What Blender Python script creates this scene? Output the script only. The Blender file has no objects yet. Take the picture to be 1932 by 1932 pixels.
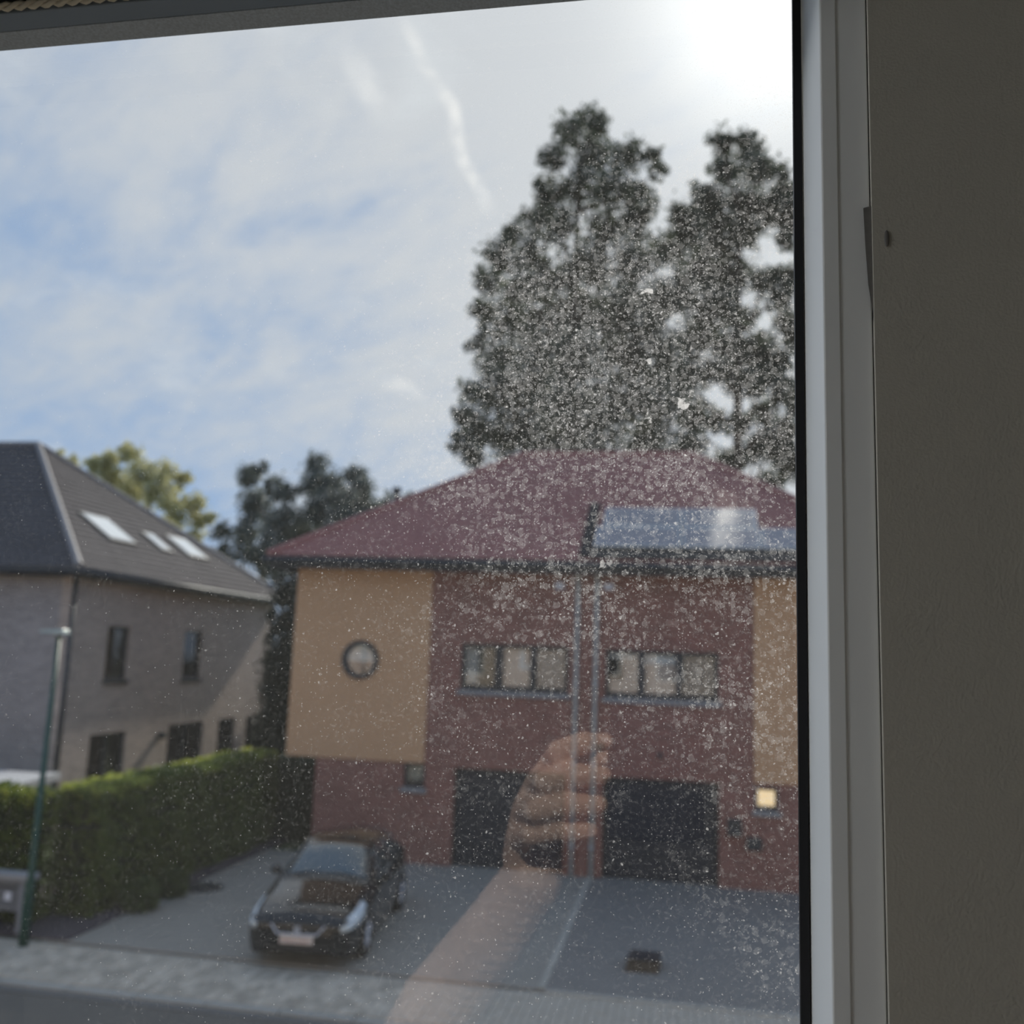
import bpy, bmesh, math, random
import numpy as np
from mathutils import Vector, Matrix

# ------------------------------------------------------------------ camera, sky, sun, exposure
S = bpy.context.scene
COL = S.collection
R = math.radians
EYE = 4.55                                    # height of the phone lens over the street
PANE_Y = 0.40                                 # distance from lens to the pane
PSI, TH, RHO = R(10.39), R(8.65), R(2.147)    # yaw left, pitch up, roll

cam_f = Vector((-math.sin(PSI)*math.cos(TH), math.cos(PSI)*math.cos(TH), math.sin(TH)))
_r0 = Vector((math.cos(PSI), math.sin(PSI), 0))
_u0 = _r0.cross(cam_f)
cam_r = math.cos(RHO)*_r0 + math.sin(RHO)*_u0
cam_u = math.cos(RHO)*_u0 - math.sin(RHO)*_r0
cd = bpy.data.cameras.new('camera')
cd.sensor_width = 36.0
cd.lens = 36.0*1786/1932
cd.clip_start = 0.005
cd.clip_end = 2000
cd.dof.use_dof = True
cd.dof.focus_distance = 0.40
cd.dof.aperture_fstop = 11.0
cam = bpy.data.objects.new('camera', cd)
cam.matrix_world = Matrix(((cam_r.x, cam_u.x, -cam_f.x, 0), (cam_r.y, cam_u.y, -cam_f.y, 0),
                           (cam_r.z, cam_u.z, -cam_f.z, EYE), (0, 0, 0, 1)))
COL.objects.link(cam)
S.camera = cam

SUN_AZ, SUN_EL = R(6), R(37)
SUN = Vector((math.sin(SUN_AZ)*math.cos(SUN_EL), math.cos(SUN_AZ)*math.cos(SUN_EL), math.sin(SUN_EL)))
sl = bpy.data.lights.new('sun', 'SUN')
sl.energy = 3.4
sl.angle = R(1.0)
sl.color = (1.0, 0.94, 0.84)
so = bpy.data.objects.new('sun', sl)
so.rotation_euler = SUN.to_track_quat('Z', 'Y').to_euler()
so.location = (5, 30, 60)
COL.objects.link(so)

vs = S.view_settings
vs.view_transform = 'Standard'
vs.look = 'None'
vs.exposure = 0.40
vs.gamma = 1.0
vs.use_curve_mapping = False


class G:
    """small helper that writes shader node expressions"""
    def __init__(s, tree): s.t = tree
    def n(s, typ, **kw):
        nd = s.t.nodes.new(typ)
        for k, v in kw.items(): setattr(nd, k, v)
        return nd
    def put(s, sock, v):
        if isinstance(v, bpy.types.NodeSocket): s.t.links.new(v, sock)
        elif isinstance(v, (tuple, list)) and len(v) == 3 and sock.type == 'RGBA': sock.default_value = (*v, 1)
        else: sock.default_value = v
    def m(s, op, a, b=0.0, c=0.0, clamp=False):
        nd = s.n('ShaderNodeMath', operation=op, use_clamp=clamp)
        s.put(nd.inputs[0], a); s.put(nd.inputs[1], b); s.put(nd.inputs[2], c)
        return nd.outputs[0]
    def vm(s, op, a, b=(0, 0, 0)):
        nd = s.n('ShaderNodeVectorMath', operation=op)
        s.put(nd.inputs[0], a); s.put(nd.inputs[1], b)
        return nd.outputs['Value'] if op in ('DOT_PRODUCT', 'LENGTH', 'DISTANCE') else nd.outputs[0]
    def scale(s, a, k):
        nd = s.n('ShaderNodeVectorMath', operation='SCALE')
        s.put(nd.inputs[0], a); s.put(nd.inputs['Scale'], k)
        return nd.outputs[0]
    def xyz(s, v):
        nd = s.n('ShaderNodeSeparateXYZ'); s.put(nd.inputs[0], v)
        return nd.outputs
    def vec(s, x, y, z):
        nd = s.n('ShaderNodeCombineXYZ')
        s.put(nd.inputs[0], x); s.put(nd.inputs[1], y); s.put(nd.inputs[2], z)
        return nd.outputs[0]
    def noise(s, v, scale, detail=4, rough=0.55, dist=0.0):
        nd = s.n('ShaderNodeTexNoise')
        s.put(nd.inputs['Vector'], v); nd.inputs['Scale'].default_value = scale
        nd.inputs['Detail'].default_value = detail; nd.inputs['Roughness'].default_value = rough
        nd.inputs['Distortion'].default_value = dist
        return nd.outputs[0]
    def ramp(s, v, lo, hi, a=0.0, b=1.0, smooth=True):
        nd = s.n('ShaderNodeMapRange', interpolation_type='SMOOTHSTEP' if smooth else 'LINEAR')
        s.put(nd.inputs[0], v); s.put(nd.inputs[1], lo); s.put(nd.inputs[2], hi)
        s.put(nd.inputs[3], a); s.put(nd.inputs[4], b)
        return nd.outputs[0]
    def mix(s, f, a, b):
        nd = s.n('ShaderNodeMix', data_type='RGBA')
        s.put(nd.inputs[0], f); s.put(nd.inputs[6], a); s.put(nd.inputs[7], b)
        return nd.outputs[2]
    def vor(s, v, scale, feature='F1', rnd=1.0):
        nd = s.n('ShaderNodeTexVoronoi', voronoi_dimensions='2D', feature=feature)
        s.put(nd.inputs['Vector'], v); nd.inputs['Scale'].default_value = scale
        nd.inputs['Randomness'].default_value = rnd
        return nd.outputs['Distance'], nd.outputs['Color']


# sky: pale blue with thin cirrus, two vapour trails, bright haze round the sun
W = bpy.data.worlds.new('sky')
S.world = W
W.use_nodes = True
wt = W.node_tree
wt.nodes.clear()
g = G(wt)
dirv = g.vm('NORMALIZE', g.n('ShaderNodeTexCoord').outputs['Generated'])
dx, dy, dz = g.xyz(dirv)
up = g.m('MAXIMUM', dz, 0.0)
blue = g.mix(g.ramp(up, 0.0, 0.7), (0.27, 0.39, 0.59), (0.19, 0.30, 0.50))
# cirrus lies on a flat layer overhead
k = g.m('DIVIDE', 1.0, g.m('ADD', up, 0.22))
px, py = g.m('MULTIPLY', dx, k), g.m('MULTIPLY', dy, k)
a = R(32)
sx = g.m('ADD', g.m('MULTIPLY', px, math.cos(a)), g.m('MULTIPLY', py, -math.sin(a)))
sy = g.m('ADD', g.m('MULTIPLY', px, math.sin(a)), g.m('MULTIPLY', py, math.cos(a)))
streak = g.noise(g.vec(g.m('MULTIPLY', sx, 1.1), g.m('MULTIPLY', sy, 2.6), 0.3), 2.0, 7, 0.58, 0.6)
broad = g.noise(g.vec(px, py, 1.3), 1.3, 3, 0.5, 0.4)
fine = g.noise(g.vec(g.m('MULTIPLY', sx, 2.0), g.m('MULTIPLY', sy, 3.4), 8.0), 5.0, 6, 0.62, 0.3)
sund = g.vm('DOT_PRODUCT', dirv, tuple(SUN))
near = g.ramp(sund, 0.50, 1.0, 0.0, 1.0, smooth=False)
cov = g.m('ADD', g.m('ADD', g.m('MULTIPLY', streak, 0.62), g.m('MULTIPLY', broad, 0.70)), g.m('MULTIPLY', fine, 0.34))
cov = g.m('ADD', cov, g.m('MULTIPLY', near, 0.52))
cloud = g.ramp(cov, 0.77, 1.36)
ccol = g.mix(g.ramp(sund, 0.55, 1.0), (0.45, 0.49, 0.55), (0.56, 0.575, 0.60))
sky = g.mix(g.m('MULTIPLY', cloud, 0.95), blue, ccol)
puff = g.ramp(g.noise(g.vec(px, py, 2.0), 4.2, 6, 0.6, 0.5), 0.56, 0.74)
sky = g.mix(g.m('MULTIPLY', puff, g.m('MULTIPLY', cloud, 0.45)), sky, (0.64, 0.67, 0.70))


def trail(p, q, w, strength, seed):
    global sky
    p, q = Vector(p).normalized(), Vector(q).normalized()
    nn = p.cross(q).normalized()
    along = nn.cross(p).normalized()
    span = math.atan2(q.dot(along), q.dot(p))
    wob = g.m('MULTIPLY', g.m('SUBTRACT', g.noise(g.vm('ADD', dirv, (seed, 0, 0)), 9.0, 3), 0.5), 0.05)
    dist = g.m('ABSOLUTE', g.m('ADD', g.vm('DOT_PRODUCT', dirv, tuple(nn)), wob))
    t = g.m('ARCTAN2', g.vm('DOT_PRODUCT', dirv, tuple(along)), g.vm('DOT_PRODUCT', dirv, tuple(p)))
    tex = g.ramp(g.noise(g.vm('ADD', dirv, (0, seed, 0)), 26.0, 4), 0.38, 0.62, 0.15, 1.0)
    msk = g.m('MULTIPLY', g.ramp(dist, w, w*0.15), g.m('MULTIPLY', g.ramp(t, -0.03, 0.04), g.ramp(t, span, span-0.05)))
    sky = g.mix(g.m('MULTIPLY', g.m('MULTIPLY', msk, tex), strength), sky, (0.74, 0.74, 0.74))


trail((-0.258, 0.776, 0.575), (-0.187, 0.881, 0.434), 0.011, 1.0, 3.0)
trail((-0.316, 0.772, 0.552), (-0.272, 0.817, 0.509), 0.018, 0.55, 7.0)
trail((-0.330, 0.905, 0.290), (-0.250, 0.925, 0.250), 0.010, 0.45, 11.0)
glow = g.m('ADD', g.m('MULTIPLY', g.m('POWER', g.m('MAXIMUM', sund, 0.0), 26.0), 0.07),
           g.m('MULTIPLY', g.m('POWER', g.m('MAXIMUM', sund, 0.0), 160.0), 0.6))
sky = g.vm('ADD', sky, g.scale((1.0, 0.97, 0.90), glow))
sky = g.mix(g.ramp(dz, -0.03, 0.0), (0.10, 0.10, 0.09), sky)
bg = g.n('ShaderNodeBackground')
g.put(bg.inputs[0], sky)
bg.inputs[1].default_value = 1.0
wt.links.new(bg.outputs[0], g.n('ShaderNodeOutputWorld').inputs[0])

S.cycles.max_bounces = 8
S.cycles.transparent_max_bounces = 24
S.cycles.sample_clamp_indirect = 4.0
S.cycles.caustics_reflective = False
S.cycles.caustics_refractive = False

rng = np.random.default_rng(11)
random.seed(11)

# ------------------------------------------------------------------ materials
MATS = {}


def new_mat(name):
    m = bpy.data.materials.new(name)
    m.use_nodes = True
    m.node_tree.nodes.clear()
    return m, G(m.node_tree)


def finish(m, g, shader):
    o = g.n('ShaderNodeOutputMaterial')
    g.t.links.new(shader, o.inputs[0])
    return m


def plain(name, col, rough=0.6, var=0.12, scale=3.0, metal=0.0, spec=0.4, bump=0.0, bscale=40, coat=0.0, rnd=0.0):
    if name in MATS: return MATS[name]
    m, g = new_mat(name)
    tc = g.n('ShaderNodeTexCoord').outputs['Object']
    p = g.n('ShaderNodeBsdfPrincipled')
    f = g.noise(tc, scale, 5)
    c = g.mix(f, tuple(x*(1-var) for x in col), tuple(min(1, x*(1+var)) for x in col))
    if rnd:
        oi = g.n('ShaderNodeObjectInfo').outputs['Random']
        c = g.mix(g.m('MULTIPLY', oi, rnd), c, tuple(x*0.55 for x in col))
    g.put(p.inputs['Base Color'], c)
    p.inputs['Roughness'].default_value = rough
    p.inputs['Metallic'].default_value = metal
    p.inputs['Specular IOR Level'].default_value = spec
    p.inputs['Coat Weight'].default_value = coat
    if bump:
        b = g.n('ShaderNodeBump')
        b.inputs['Strength'].default_value = bump
        b.inputs['Distance'].default_value = 0.01
        g.put(b.inputs['Height'], g.noise(tc, bscale, 4))
        g.t.links.new(b.outputs[0], p.inputs['Normal'])
    MATS[name] = finish(m, g, p.outputs[0])
    return MATS[name]


def brick(name, col, mortar, axis='x', var=0.2):
    if name in MATS: return MATS[name]
    m, g = new_mat(name)
    x, y, z = g.xyz(g.n('ShaderNodeTexCoord').outputs['Object'])
    v = g.vec(x if axis == 'x' else y, z, 0.0)
    b = g.n('ShaderNodeTexBrick')
    g.put(b.inputs['Vector'], v)
    b.inputs['Scale'].default_value = 1.0
    b.inputs['Brick Width'].default_value = 0.22
    b.inputs['Row Height'].default_value = 0.065
    b.inputs['Mortar Size'].default_value = 0.006
    g.put(b.inputs['Color1'], tuple(c*(1-var) for c in col))
    g.put(b.inputs['Color2'], tuple(c*(1+var) for c in col))
    g.put(b.inputs['Mortar'], mortar)
    c = g.mix(g.ramp(g.noise(v, 0.9, 4), 0.3, 0.75, 0, 0.35), b.outputs['Color'], tuple(c*0.8 for c in col))
    p = g.n('ShaderNodeBsdfPrincipled')
    g.put(p.inputs['Base Color'], c)
    p.inputs['Roughness'].default_value = 0.85
    MATS[name] = finish(m, g, p.outputs[0])
    return MATS[name]


def leaf(name, c1, c2, trans=0.45):
    if name in MATS: return MATS[name]
    m, g = new_mat(name)
    geo = g.n('ShaderNodeNewGeometry')
    c = g.mix(geo.outputs['Random Per Island'], c1, c2)
    d = g.n('ShaderNodeBsdfPrincipled')
    g.put(d.inputs['Base Color'], c)
    d.inputs['Roughness'].default_value = 0.55
    t = g.n('ShaderNodeBsdfTranslucent')
    g.put(t.inputs[0], c)
    mx = g.n('ShaderNodeMixShader')
    mx.inputs[0].default_value = trans
    g.t.links.new(d.outputs[0], mx.inputs[1]); g.t.links.new(t.outputs[0], mx.inputs[2])
    MATS[name] = finish(m, g, mx.outputs[0])
    return MATS[name]


def house_glass(name, tint=(0.55, 0.60, 0.62), refl=0.28):
    if name in MATS: return MATS[name]
    m, g = new_mat(name)
    t = g.n('ShaderNodeBsdfTransparent'); g.put(t.inputs[0], tint)
    gl = g.n('ShaderNodeBsdfGlossy'); gl.inputs['Roughness'].default_value = 0.01
    mx = g.n('ShaderNodeMixShader'); mx.inputs[0].default_value = refl
    g.t.links.new(t.outputs[0], mx.inputs[1]); g.t.links.new(gl.outputs[0], mx.inputs[2])
    MATS[name] = finish(m, g, mx.outputs[0])
    return MATS[name]


def emit(name, col, k):
    m, g = new_mat(name)
    e = g.n('ShaderNodeEmission'); g.put(e.inputs[0], col); e.inputs[1].default_value = k
    return finish(m, g, e.outputs[0])


def pane_dirty():
    """outer face of the pane: lime spots, ring-shaped drop marks, flakes and a thin film that catch the sun"""
    m, g = new_mat('dirty_window_glass')
    x, y, z0 = g.xyz(g.n('ShaderNodeTexCoord').outputs['Object'])
    z = g.m('SUBTRACT', z0, EYE)
    p = g.vec(x, z, 0.0)

    def blob(cx, cz, rx, rz):
        qx = g.m('MULTIPLY', g.m('SUBTRACT', x, cx), 1/rx)
        qz = g.m('MULTIPLY', g.m('SUBTRACT', z, cz), 1/rz)
        r2 = g.m('ADD', g.m('MULTIPLY', qx, qx), g.m('MULTIPLY', qz, qz))
        return g.m('POWER', 2.718, g.m('MULTIPLY', r2, -1.0))
    dens = g.m('ADD', g.m('MULTIPLY', blob(-0.025, 0.135, 0.085, 0.085), 1.0), g.m('MULTIPLY', blob(-0.04, 0.0, 0.13, 0.12), 0.30))
    dens = g.m('ADD', dens, g.m('MULTIPLY', g.ramp(x, -0.02, 0.045), 0.22))
    dens = g.m('ADD', dens, g.m('MULTIPLY', blob(-0.19, 0.255, 0.035, 0.03), 0.25))
    patch = g.noise(p, 22.0, 4, 0.6)
    dens = g.m('MULTIPLY', g.m('ADD', dens, 0.09), g.ramp(patch, 0.25, 0.75, 0.45, 1.35))
    dens = g.m('MINIMUM', dens, 1.15)
    warp = g.n('ShaderNodeTexNoise')
    g.put(warp.inputs['Vector'], p); warp.inputs['Scale'].default_value = 420.0; warp.inputs['Detail'].default_value = 3
    wv = g.scale(g.vm('SUBTRACT', warp.outputs['Color'], (0.5, 0.5, 0.5)), 0.0022)
    pw = g.vm('ADD', p, wv)

    def spots(scale, gate, rad, edge, src=pw):
        d, c = g.vor(src, scale)
        cr, cg, cb = g.xyz(c)
        on = g.ramp(g.m('SUBTRACT', g.m('MULTIPLY', dens, gate), cr), 0.0, 0.08)
        r = g.m('MULTIPLY', g.m('ADD', 0.35, g.m('MULTIPLY', cg, 0.65)), rad)
        return g.m('MULTIPLY', g.ramp(g.m('SUBTRACT', r, d), 0.0, edge), on), d, r, on, cb
    d2 = g.m('MULTIPLY', dens, dens)
    s1 = spots(950.0, 0.55, 0.36, 0.22)
    s2 = spots(560.0, 0.30, 0.36, 0.16)
    _, d3, r3, on3, cb3 = spots(310.0, 1.0, 0.50, 0.1, src=g.vm('ADD', p, g.scale(wv, 1.5)))
    on3 = g.m('MULTIPLY', on3, g.ramp(dens, 0.15, 0.6))
    arc = g.ramp(g.noise(p, 700.0, 3, 0.6), 0.42, 0.60)
    ring = g.m('MULTIPLY', g.m('MULTIPLY', g.m('SUBTRACT', 1.0, g.ramp(g.m('ABSOLUTE', g.m('SUBTRACT', d3, r3)), 0.02, 0.11)), on3), arc)
    fill = g.m('MULTIPLY', g.ramp(g.m('SUBTRACT', r3, d3), 0.0, 0.16), on3)
    wb = g.n('ShaderNodeTexNoise')
    g.put(wb.inputs['Vector'], p); wb.inputs['Scale'].default_value = 190.0; wb.inputs['Detail'].default_value = 4
    big = g.scale(g.vm('SUBTRACT', wb.outputs['Color'], (0.5, 0.5, 0.5)), 0.014)
    s4 = spots(60.0, 0.12, 0.16, 0.05, src=g.vm('ADD', p, big))
    dd, cc = g.vor(p, 620.0)
    c_r, c_g, c_b = g.xyz(cc)
    s5 = g.m('MULTIPLY', g.ramp(g.m('SUBTRACT', g.m('MULTIPLY', c_g, 0.17), dd), 0.0, 0.05), g.m('LESS_THAN', c_r, g.m('ADD', 0.03, g.m('MULTIPLY', g.m('MINIMUM', dens, 0.6), 0.22))))
    crust = g.ramp(g.noise(pw, 560.0, 6, 0.75, 0.4), 0.50, 0.66)
    crust = g.m('MULTIPLY', g.m('MULTIPLY', crust, g.ramp(g.noise(p, 80.0, 5, 0.65), 0.32, 0.66, 0.25, 1.0)), g.m('MULTIPLY', dens, 0.40))
    web = g.ramp(g.m('ABSOLUTE', g.m('SUBTRACT', g.noise(pw, 330.0, 3, 0.6, 1.0), 0.5)), 0.022, 0.0)
    web = g.m('MULTIPLY', g.m('MULTIPLY', web, g.ramp(g.noise(p, 210.0, 3), 0.5, 0.68)), g.m('MULTIPLY', g.m('MULTIPLY', dens, 0.34), g.ramp(dens, 0.12, 0.5)))
    streaks = g.ramp(g.noise(g.vec(g.m('MULTIPLY', x, 9.0), z, 5.0), 90.0, 4, 0.6), 0.45, 0.8)
    film = g.m('ADD', 0.007, g.m('MULTIPLY', g.m('MULTIPLY', dens, 0.035), g.m('ADD', 0.6, streaks)))
    al = g.m('ADD', film, g.m('MULTIPLY', s1[0], 0.30))
    al = g.m('ADD', al, g.m('MULTIPLY', s2[0], 0.34))
    al = g.m('ADD', al, g.m('MULTIPLY', ring, 0.24))
    al = g.m('ADD', al, g.m('MULTIPLY', fill, 0.10))
    al = g.m('ADD', al, g.m('MULTIPLY', s4[0], 0.6))
    al = g.m('ADD', al, g.m('MULTIPLY', s5, 0.35))
    al = g.m('ADD', al, web)
    al = g.m('MINIMUM', g.m('ADD', al, crust), 0.85)
    tl = g.n('ShaderNodeBsdfTranslucent'); g.put(tl.inputs[0], (0.88, 0.89, 0.90))
    df = g.n('ShaderNodeBsdfDiffuse'); g.put(df.inputs[0], (0.85, 0.85, 0.85))
    dm = g.n('ShaderNodeMixShader'); dm.inputs[0].default_value = 0.2
    g.t.links.new(tl.outputs[0], dm.inputs[1]); g.t.links.new(df.outputs[0], dm.inputs[2])
    tr = g.n('ShaderNodeBsdfTransparent'); g.put(tr.inputs[0], (0.98, 1.0, 0.99))
    mx = g.n('ShaderNodeMixShader')
    g.put(mx.inputs[0], al)
    g.t.links.new(tr.outputs[0], mx.inputs[1]); g.t.links.new(dm.outputs[0], mx.inputs[2])
    return finish(m, g, mx.outputs[0])


def pane_inner():
    m, g = new_mat('clear_window_glass')
    fr = g.n('ShaderNodeFresnel'); fr.inputs[0].default_value = 2.25
    tr = g.n('ShaderNodeBsdfTransparent')
    gl = g.n('ShaderNodeBsdfGlossy'); gl.inputs['Roughness'].default_value = 0.0
    mx = g.n('ShaderNodeMixShader')
    g.t.links.new(fr.outputs[0], mx.inputs[0])
    g.t.links.new(tr.outputs[0], mx.inputs[1]); g.t.links.new(gl.outputs[0], mx.inputs[2])
    return finish(m, g, mx.outputs[0])


M_PVC = plain('white_window_plastic', (0.88, 0.89, 0.89), 0.45, 0.03)
M_GASKET = plain('black_rubber', (0.012, 0.012, 0.014), 0.5, 0.1)
M_PLASTER = plain('painted_plaster', (0.50, 0.475, 0.415), 0.9, 0.04, 6, bump=0.12, bscale=900)
M_ROOM = plain('room_paint', (0.40, 0.39, 0.36), 0.9, 0.04)
M_FLOORW = plain('room_floor', (0.34, 0.31, 0.27), 0.6, 0.2)
M_REDBRICK = brick('red_brick', (0.30, 0.125, 0.095), (0.28, 0.17, 0.14))
M_TAN = plain('tan_render', (0.66, 0.39, 0.215), 0.9, 0.06, 1.2)
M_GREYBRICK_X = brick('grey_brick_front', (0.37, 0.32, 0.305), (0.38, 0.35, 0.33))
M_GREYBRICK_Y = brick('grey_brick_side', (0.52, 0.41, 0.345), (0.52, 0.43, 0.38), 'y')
M_OWNBRICK = brick('beige_brick', (0.56, 0.45, 0.36), (0.6, 0.52, 0.44))
M_REDTILE = plain('red_roof_tile', (0.36, 0.145, 0.125), 0.75, 0.18, 1.5)
M_GREYTILE = plain('grey_roof_tile', (0.115, 0.105, 0.105), 0.95, 0.2, 1.2, spec=0.1)
M_DARK = plain('dark_blue_grey_aluminium', (0.022, 0.027, 0.036), 0.4, 0.1)
M_GUTTER = plain('dark_gutter', (0.030, 0.036, 0.046), 0.5, 0.1)
M_GARAGE = plain('navy_garage_steel', (0.016, 0.022, 0.036), 0.4, 0.1)
M_ZINC = plain('zinc_pipe', (0.60, 0.64, 0.64), 0.5, 0.1, metal=0.1)
M_STONE = plain('bluestone', (0.28, 0.28, 0.285), 0.6, 0.15, 8)
M_INSIDE = plain('dark_interior', (0.02, 0.022, 0.022), 0.9, 0.1)
M_BEIGEREFL = plain('beige_reflection', (0.74, 0.57, 0.46), 0.9, 0.1, 5)
M_PALE = plain('pale_blind_and_reflection', (0.88, 0.88, 0.85), 0.9, 0.05, 5)
M_GREYREFL = plain('grey_reflection', (0.24, 0.215, 0.21), 0.9, 0.1, 5)
M_HGLASS = house_glass('house_window_glass', (0.94, 0.95, 0.95), 0.09)
M_DGLASS = house_glass('dark_window_glass', (0.3, 0.34, 0.36), 0.10)
M_LIT = emit('lit_window', (0.92, 0.70, 0.42), 0.85)
M_DIMLIT = plain('dim_window_blind', (0.45, 0.42, 0.33), 0.9, 0.1)
M_ASPHALT = plain('grey_driveway', (0.33, 0.30, 0.255), 0.85, 0.18, 1.3, bump=0.3, bscale=60)
M_ROAD = plain('road_asphalt', (0.145, 0.132, 0.112), 0.85, 0.15, 1.0, bump=0.3, bscale=60)
M_PAVER = plain('concrete_paver', (0.64, 0.56, 0.45), 0.85, 0.12, 6.0, rnd=0.9)
M_JOINT = plain('paver_joint_sand', (0.16, 0.155, 0.145), 0.9, 0.15, 9)
M_KERB = plain('kerb_concrete', (0.42, 0.41, 0.37), 0.85, 0.15, 4, rnd=0.3)
M_SOIL = plain('bare_soil', (0.085, 0.068, 0.075), 0.95, 0.3, 7)
M_GRASS = plain('garden_grass', (0.07, 0.10, 0.035), 0.95, 0.3, 3)
M_BARK = plain('bark', (0.09, 0.07, 0.05), 0.9, 0.3, 6)
M_GREENPOLE = plain('dark_green_paint', (0.012, 0.070, 0.050), 0.4, 0.1)
M_LAMPHEAD = plain('pale_lamp_metal', (0.40, 0.48, 0.44), 0.35, 0.1)
M_CARPAINT = plain('black_car_paint', (0.007, 0.008, 0.011), 0.10, 0.1, coat=0.25, spec=0.35)
M_CARGLASS = plain('car_glass', (0.020, 0.040, 0.044), 0.05, 0.2, 2, spec=0.9, coat=1.0)
M_CHROME = plain('chrome', (0.66, 0.68, 0.74), 0.3, 0.05, metal=0.15)
M_HEADLIGHT = plain('headlight_lens', (0.74, 0.80, 0.86), 0.12, 0.25, 9, spec=0.8, coat=0.8)
M_RUBBER = plain('tyre_rubber', (0.015, 0.015, 0.016), 0.8, 0.1)
M_RIM = plain('alloy_rim', (0.80, 0.80, 0.84), 0.35, 0.05, metal=0.2)
M_PLATE = plain('white_number_plate', (0.78, 0.66, 0.58), 0.5, 0.04)
M_PLATERED = plain('red_plate_print', (0.42, 0.10, 0.08), 0.5, 0.04)
M_SKIN = plain('skin', (0.80, 0.55, 0.43), 0.5, 0.10, 45)
M_PHONE = plain('dark_phone_glass', (0.02, 0.022, 0.03), 0.16, 0.05, spec=0.7)
M_LENS = plain('lens_black', (0.006, 0.006, 0.008), 0.1, 0.05, spec=0.7)
M_CONCRETE = plain('grey_pillar_concrete', (0.27, 0.27, 0.29), 0.85, 0.1, 5)
M_WHITE = plain('white_enamel', (0.82, 0.83, 0.90), 0.4, 0.03)
M_CANOPY = plain('pale_roof_sheet', (0.40, 0.40, 0.42), 0.5, 0.06)
M_RUST = plain('rusty_brown', (0.075, 0.050, 0.028), 0.8, 0.25, 9)
M_IRON = plain('cast_iron', (0.045, 0.048, 0.052), 0.6, 0.2, 20)
M_CORD = plain('cream_woven_cord', (0.66, 0.60, 0.48), 0.9, 0.1, 200)
M_BLIND = plain('black_blind_cloth', (0.02, 0.021, 0.026), 0.9, 0.1)
M_SKYLIGHT = plain('skylight_glass', (0.80, 0.84, 0.84), 0.06, 0.03, spec=1.0, coat=1.0)
M_SOLAR = plain('solar_cell_glass', (0.26, 0.245, 0.265), 0.45, 0.2, 4, spec=0.7)
M_RAILDUST = plain('dusty_seal', (0.50, 0.55, 0.60), 0.9, 0.45, 700)

# ------------------------------------------------------------------ mesh helpers
def props(o, label=None, cat=None, group=None, kind=None):
    if label: o['label'] = label
    if cat: o['category'] = cat
    if group: o['group'] = group
    if kind: o['kind'] = kind
    return o


def empty(name, loc, label=None, cat=None, group=None, kind=None):
    o = bpy.data.objects.new(name, None)
    o.empty_display_size = 0.2
    o.location = loc
    COL.objects.link(o)
    o['_w'] = tuple(loc)
    return props(o, label, cat, group, kind)


def wloc(o): return Vector(o['_w'])


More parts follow.
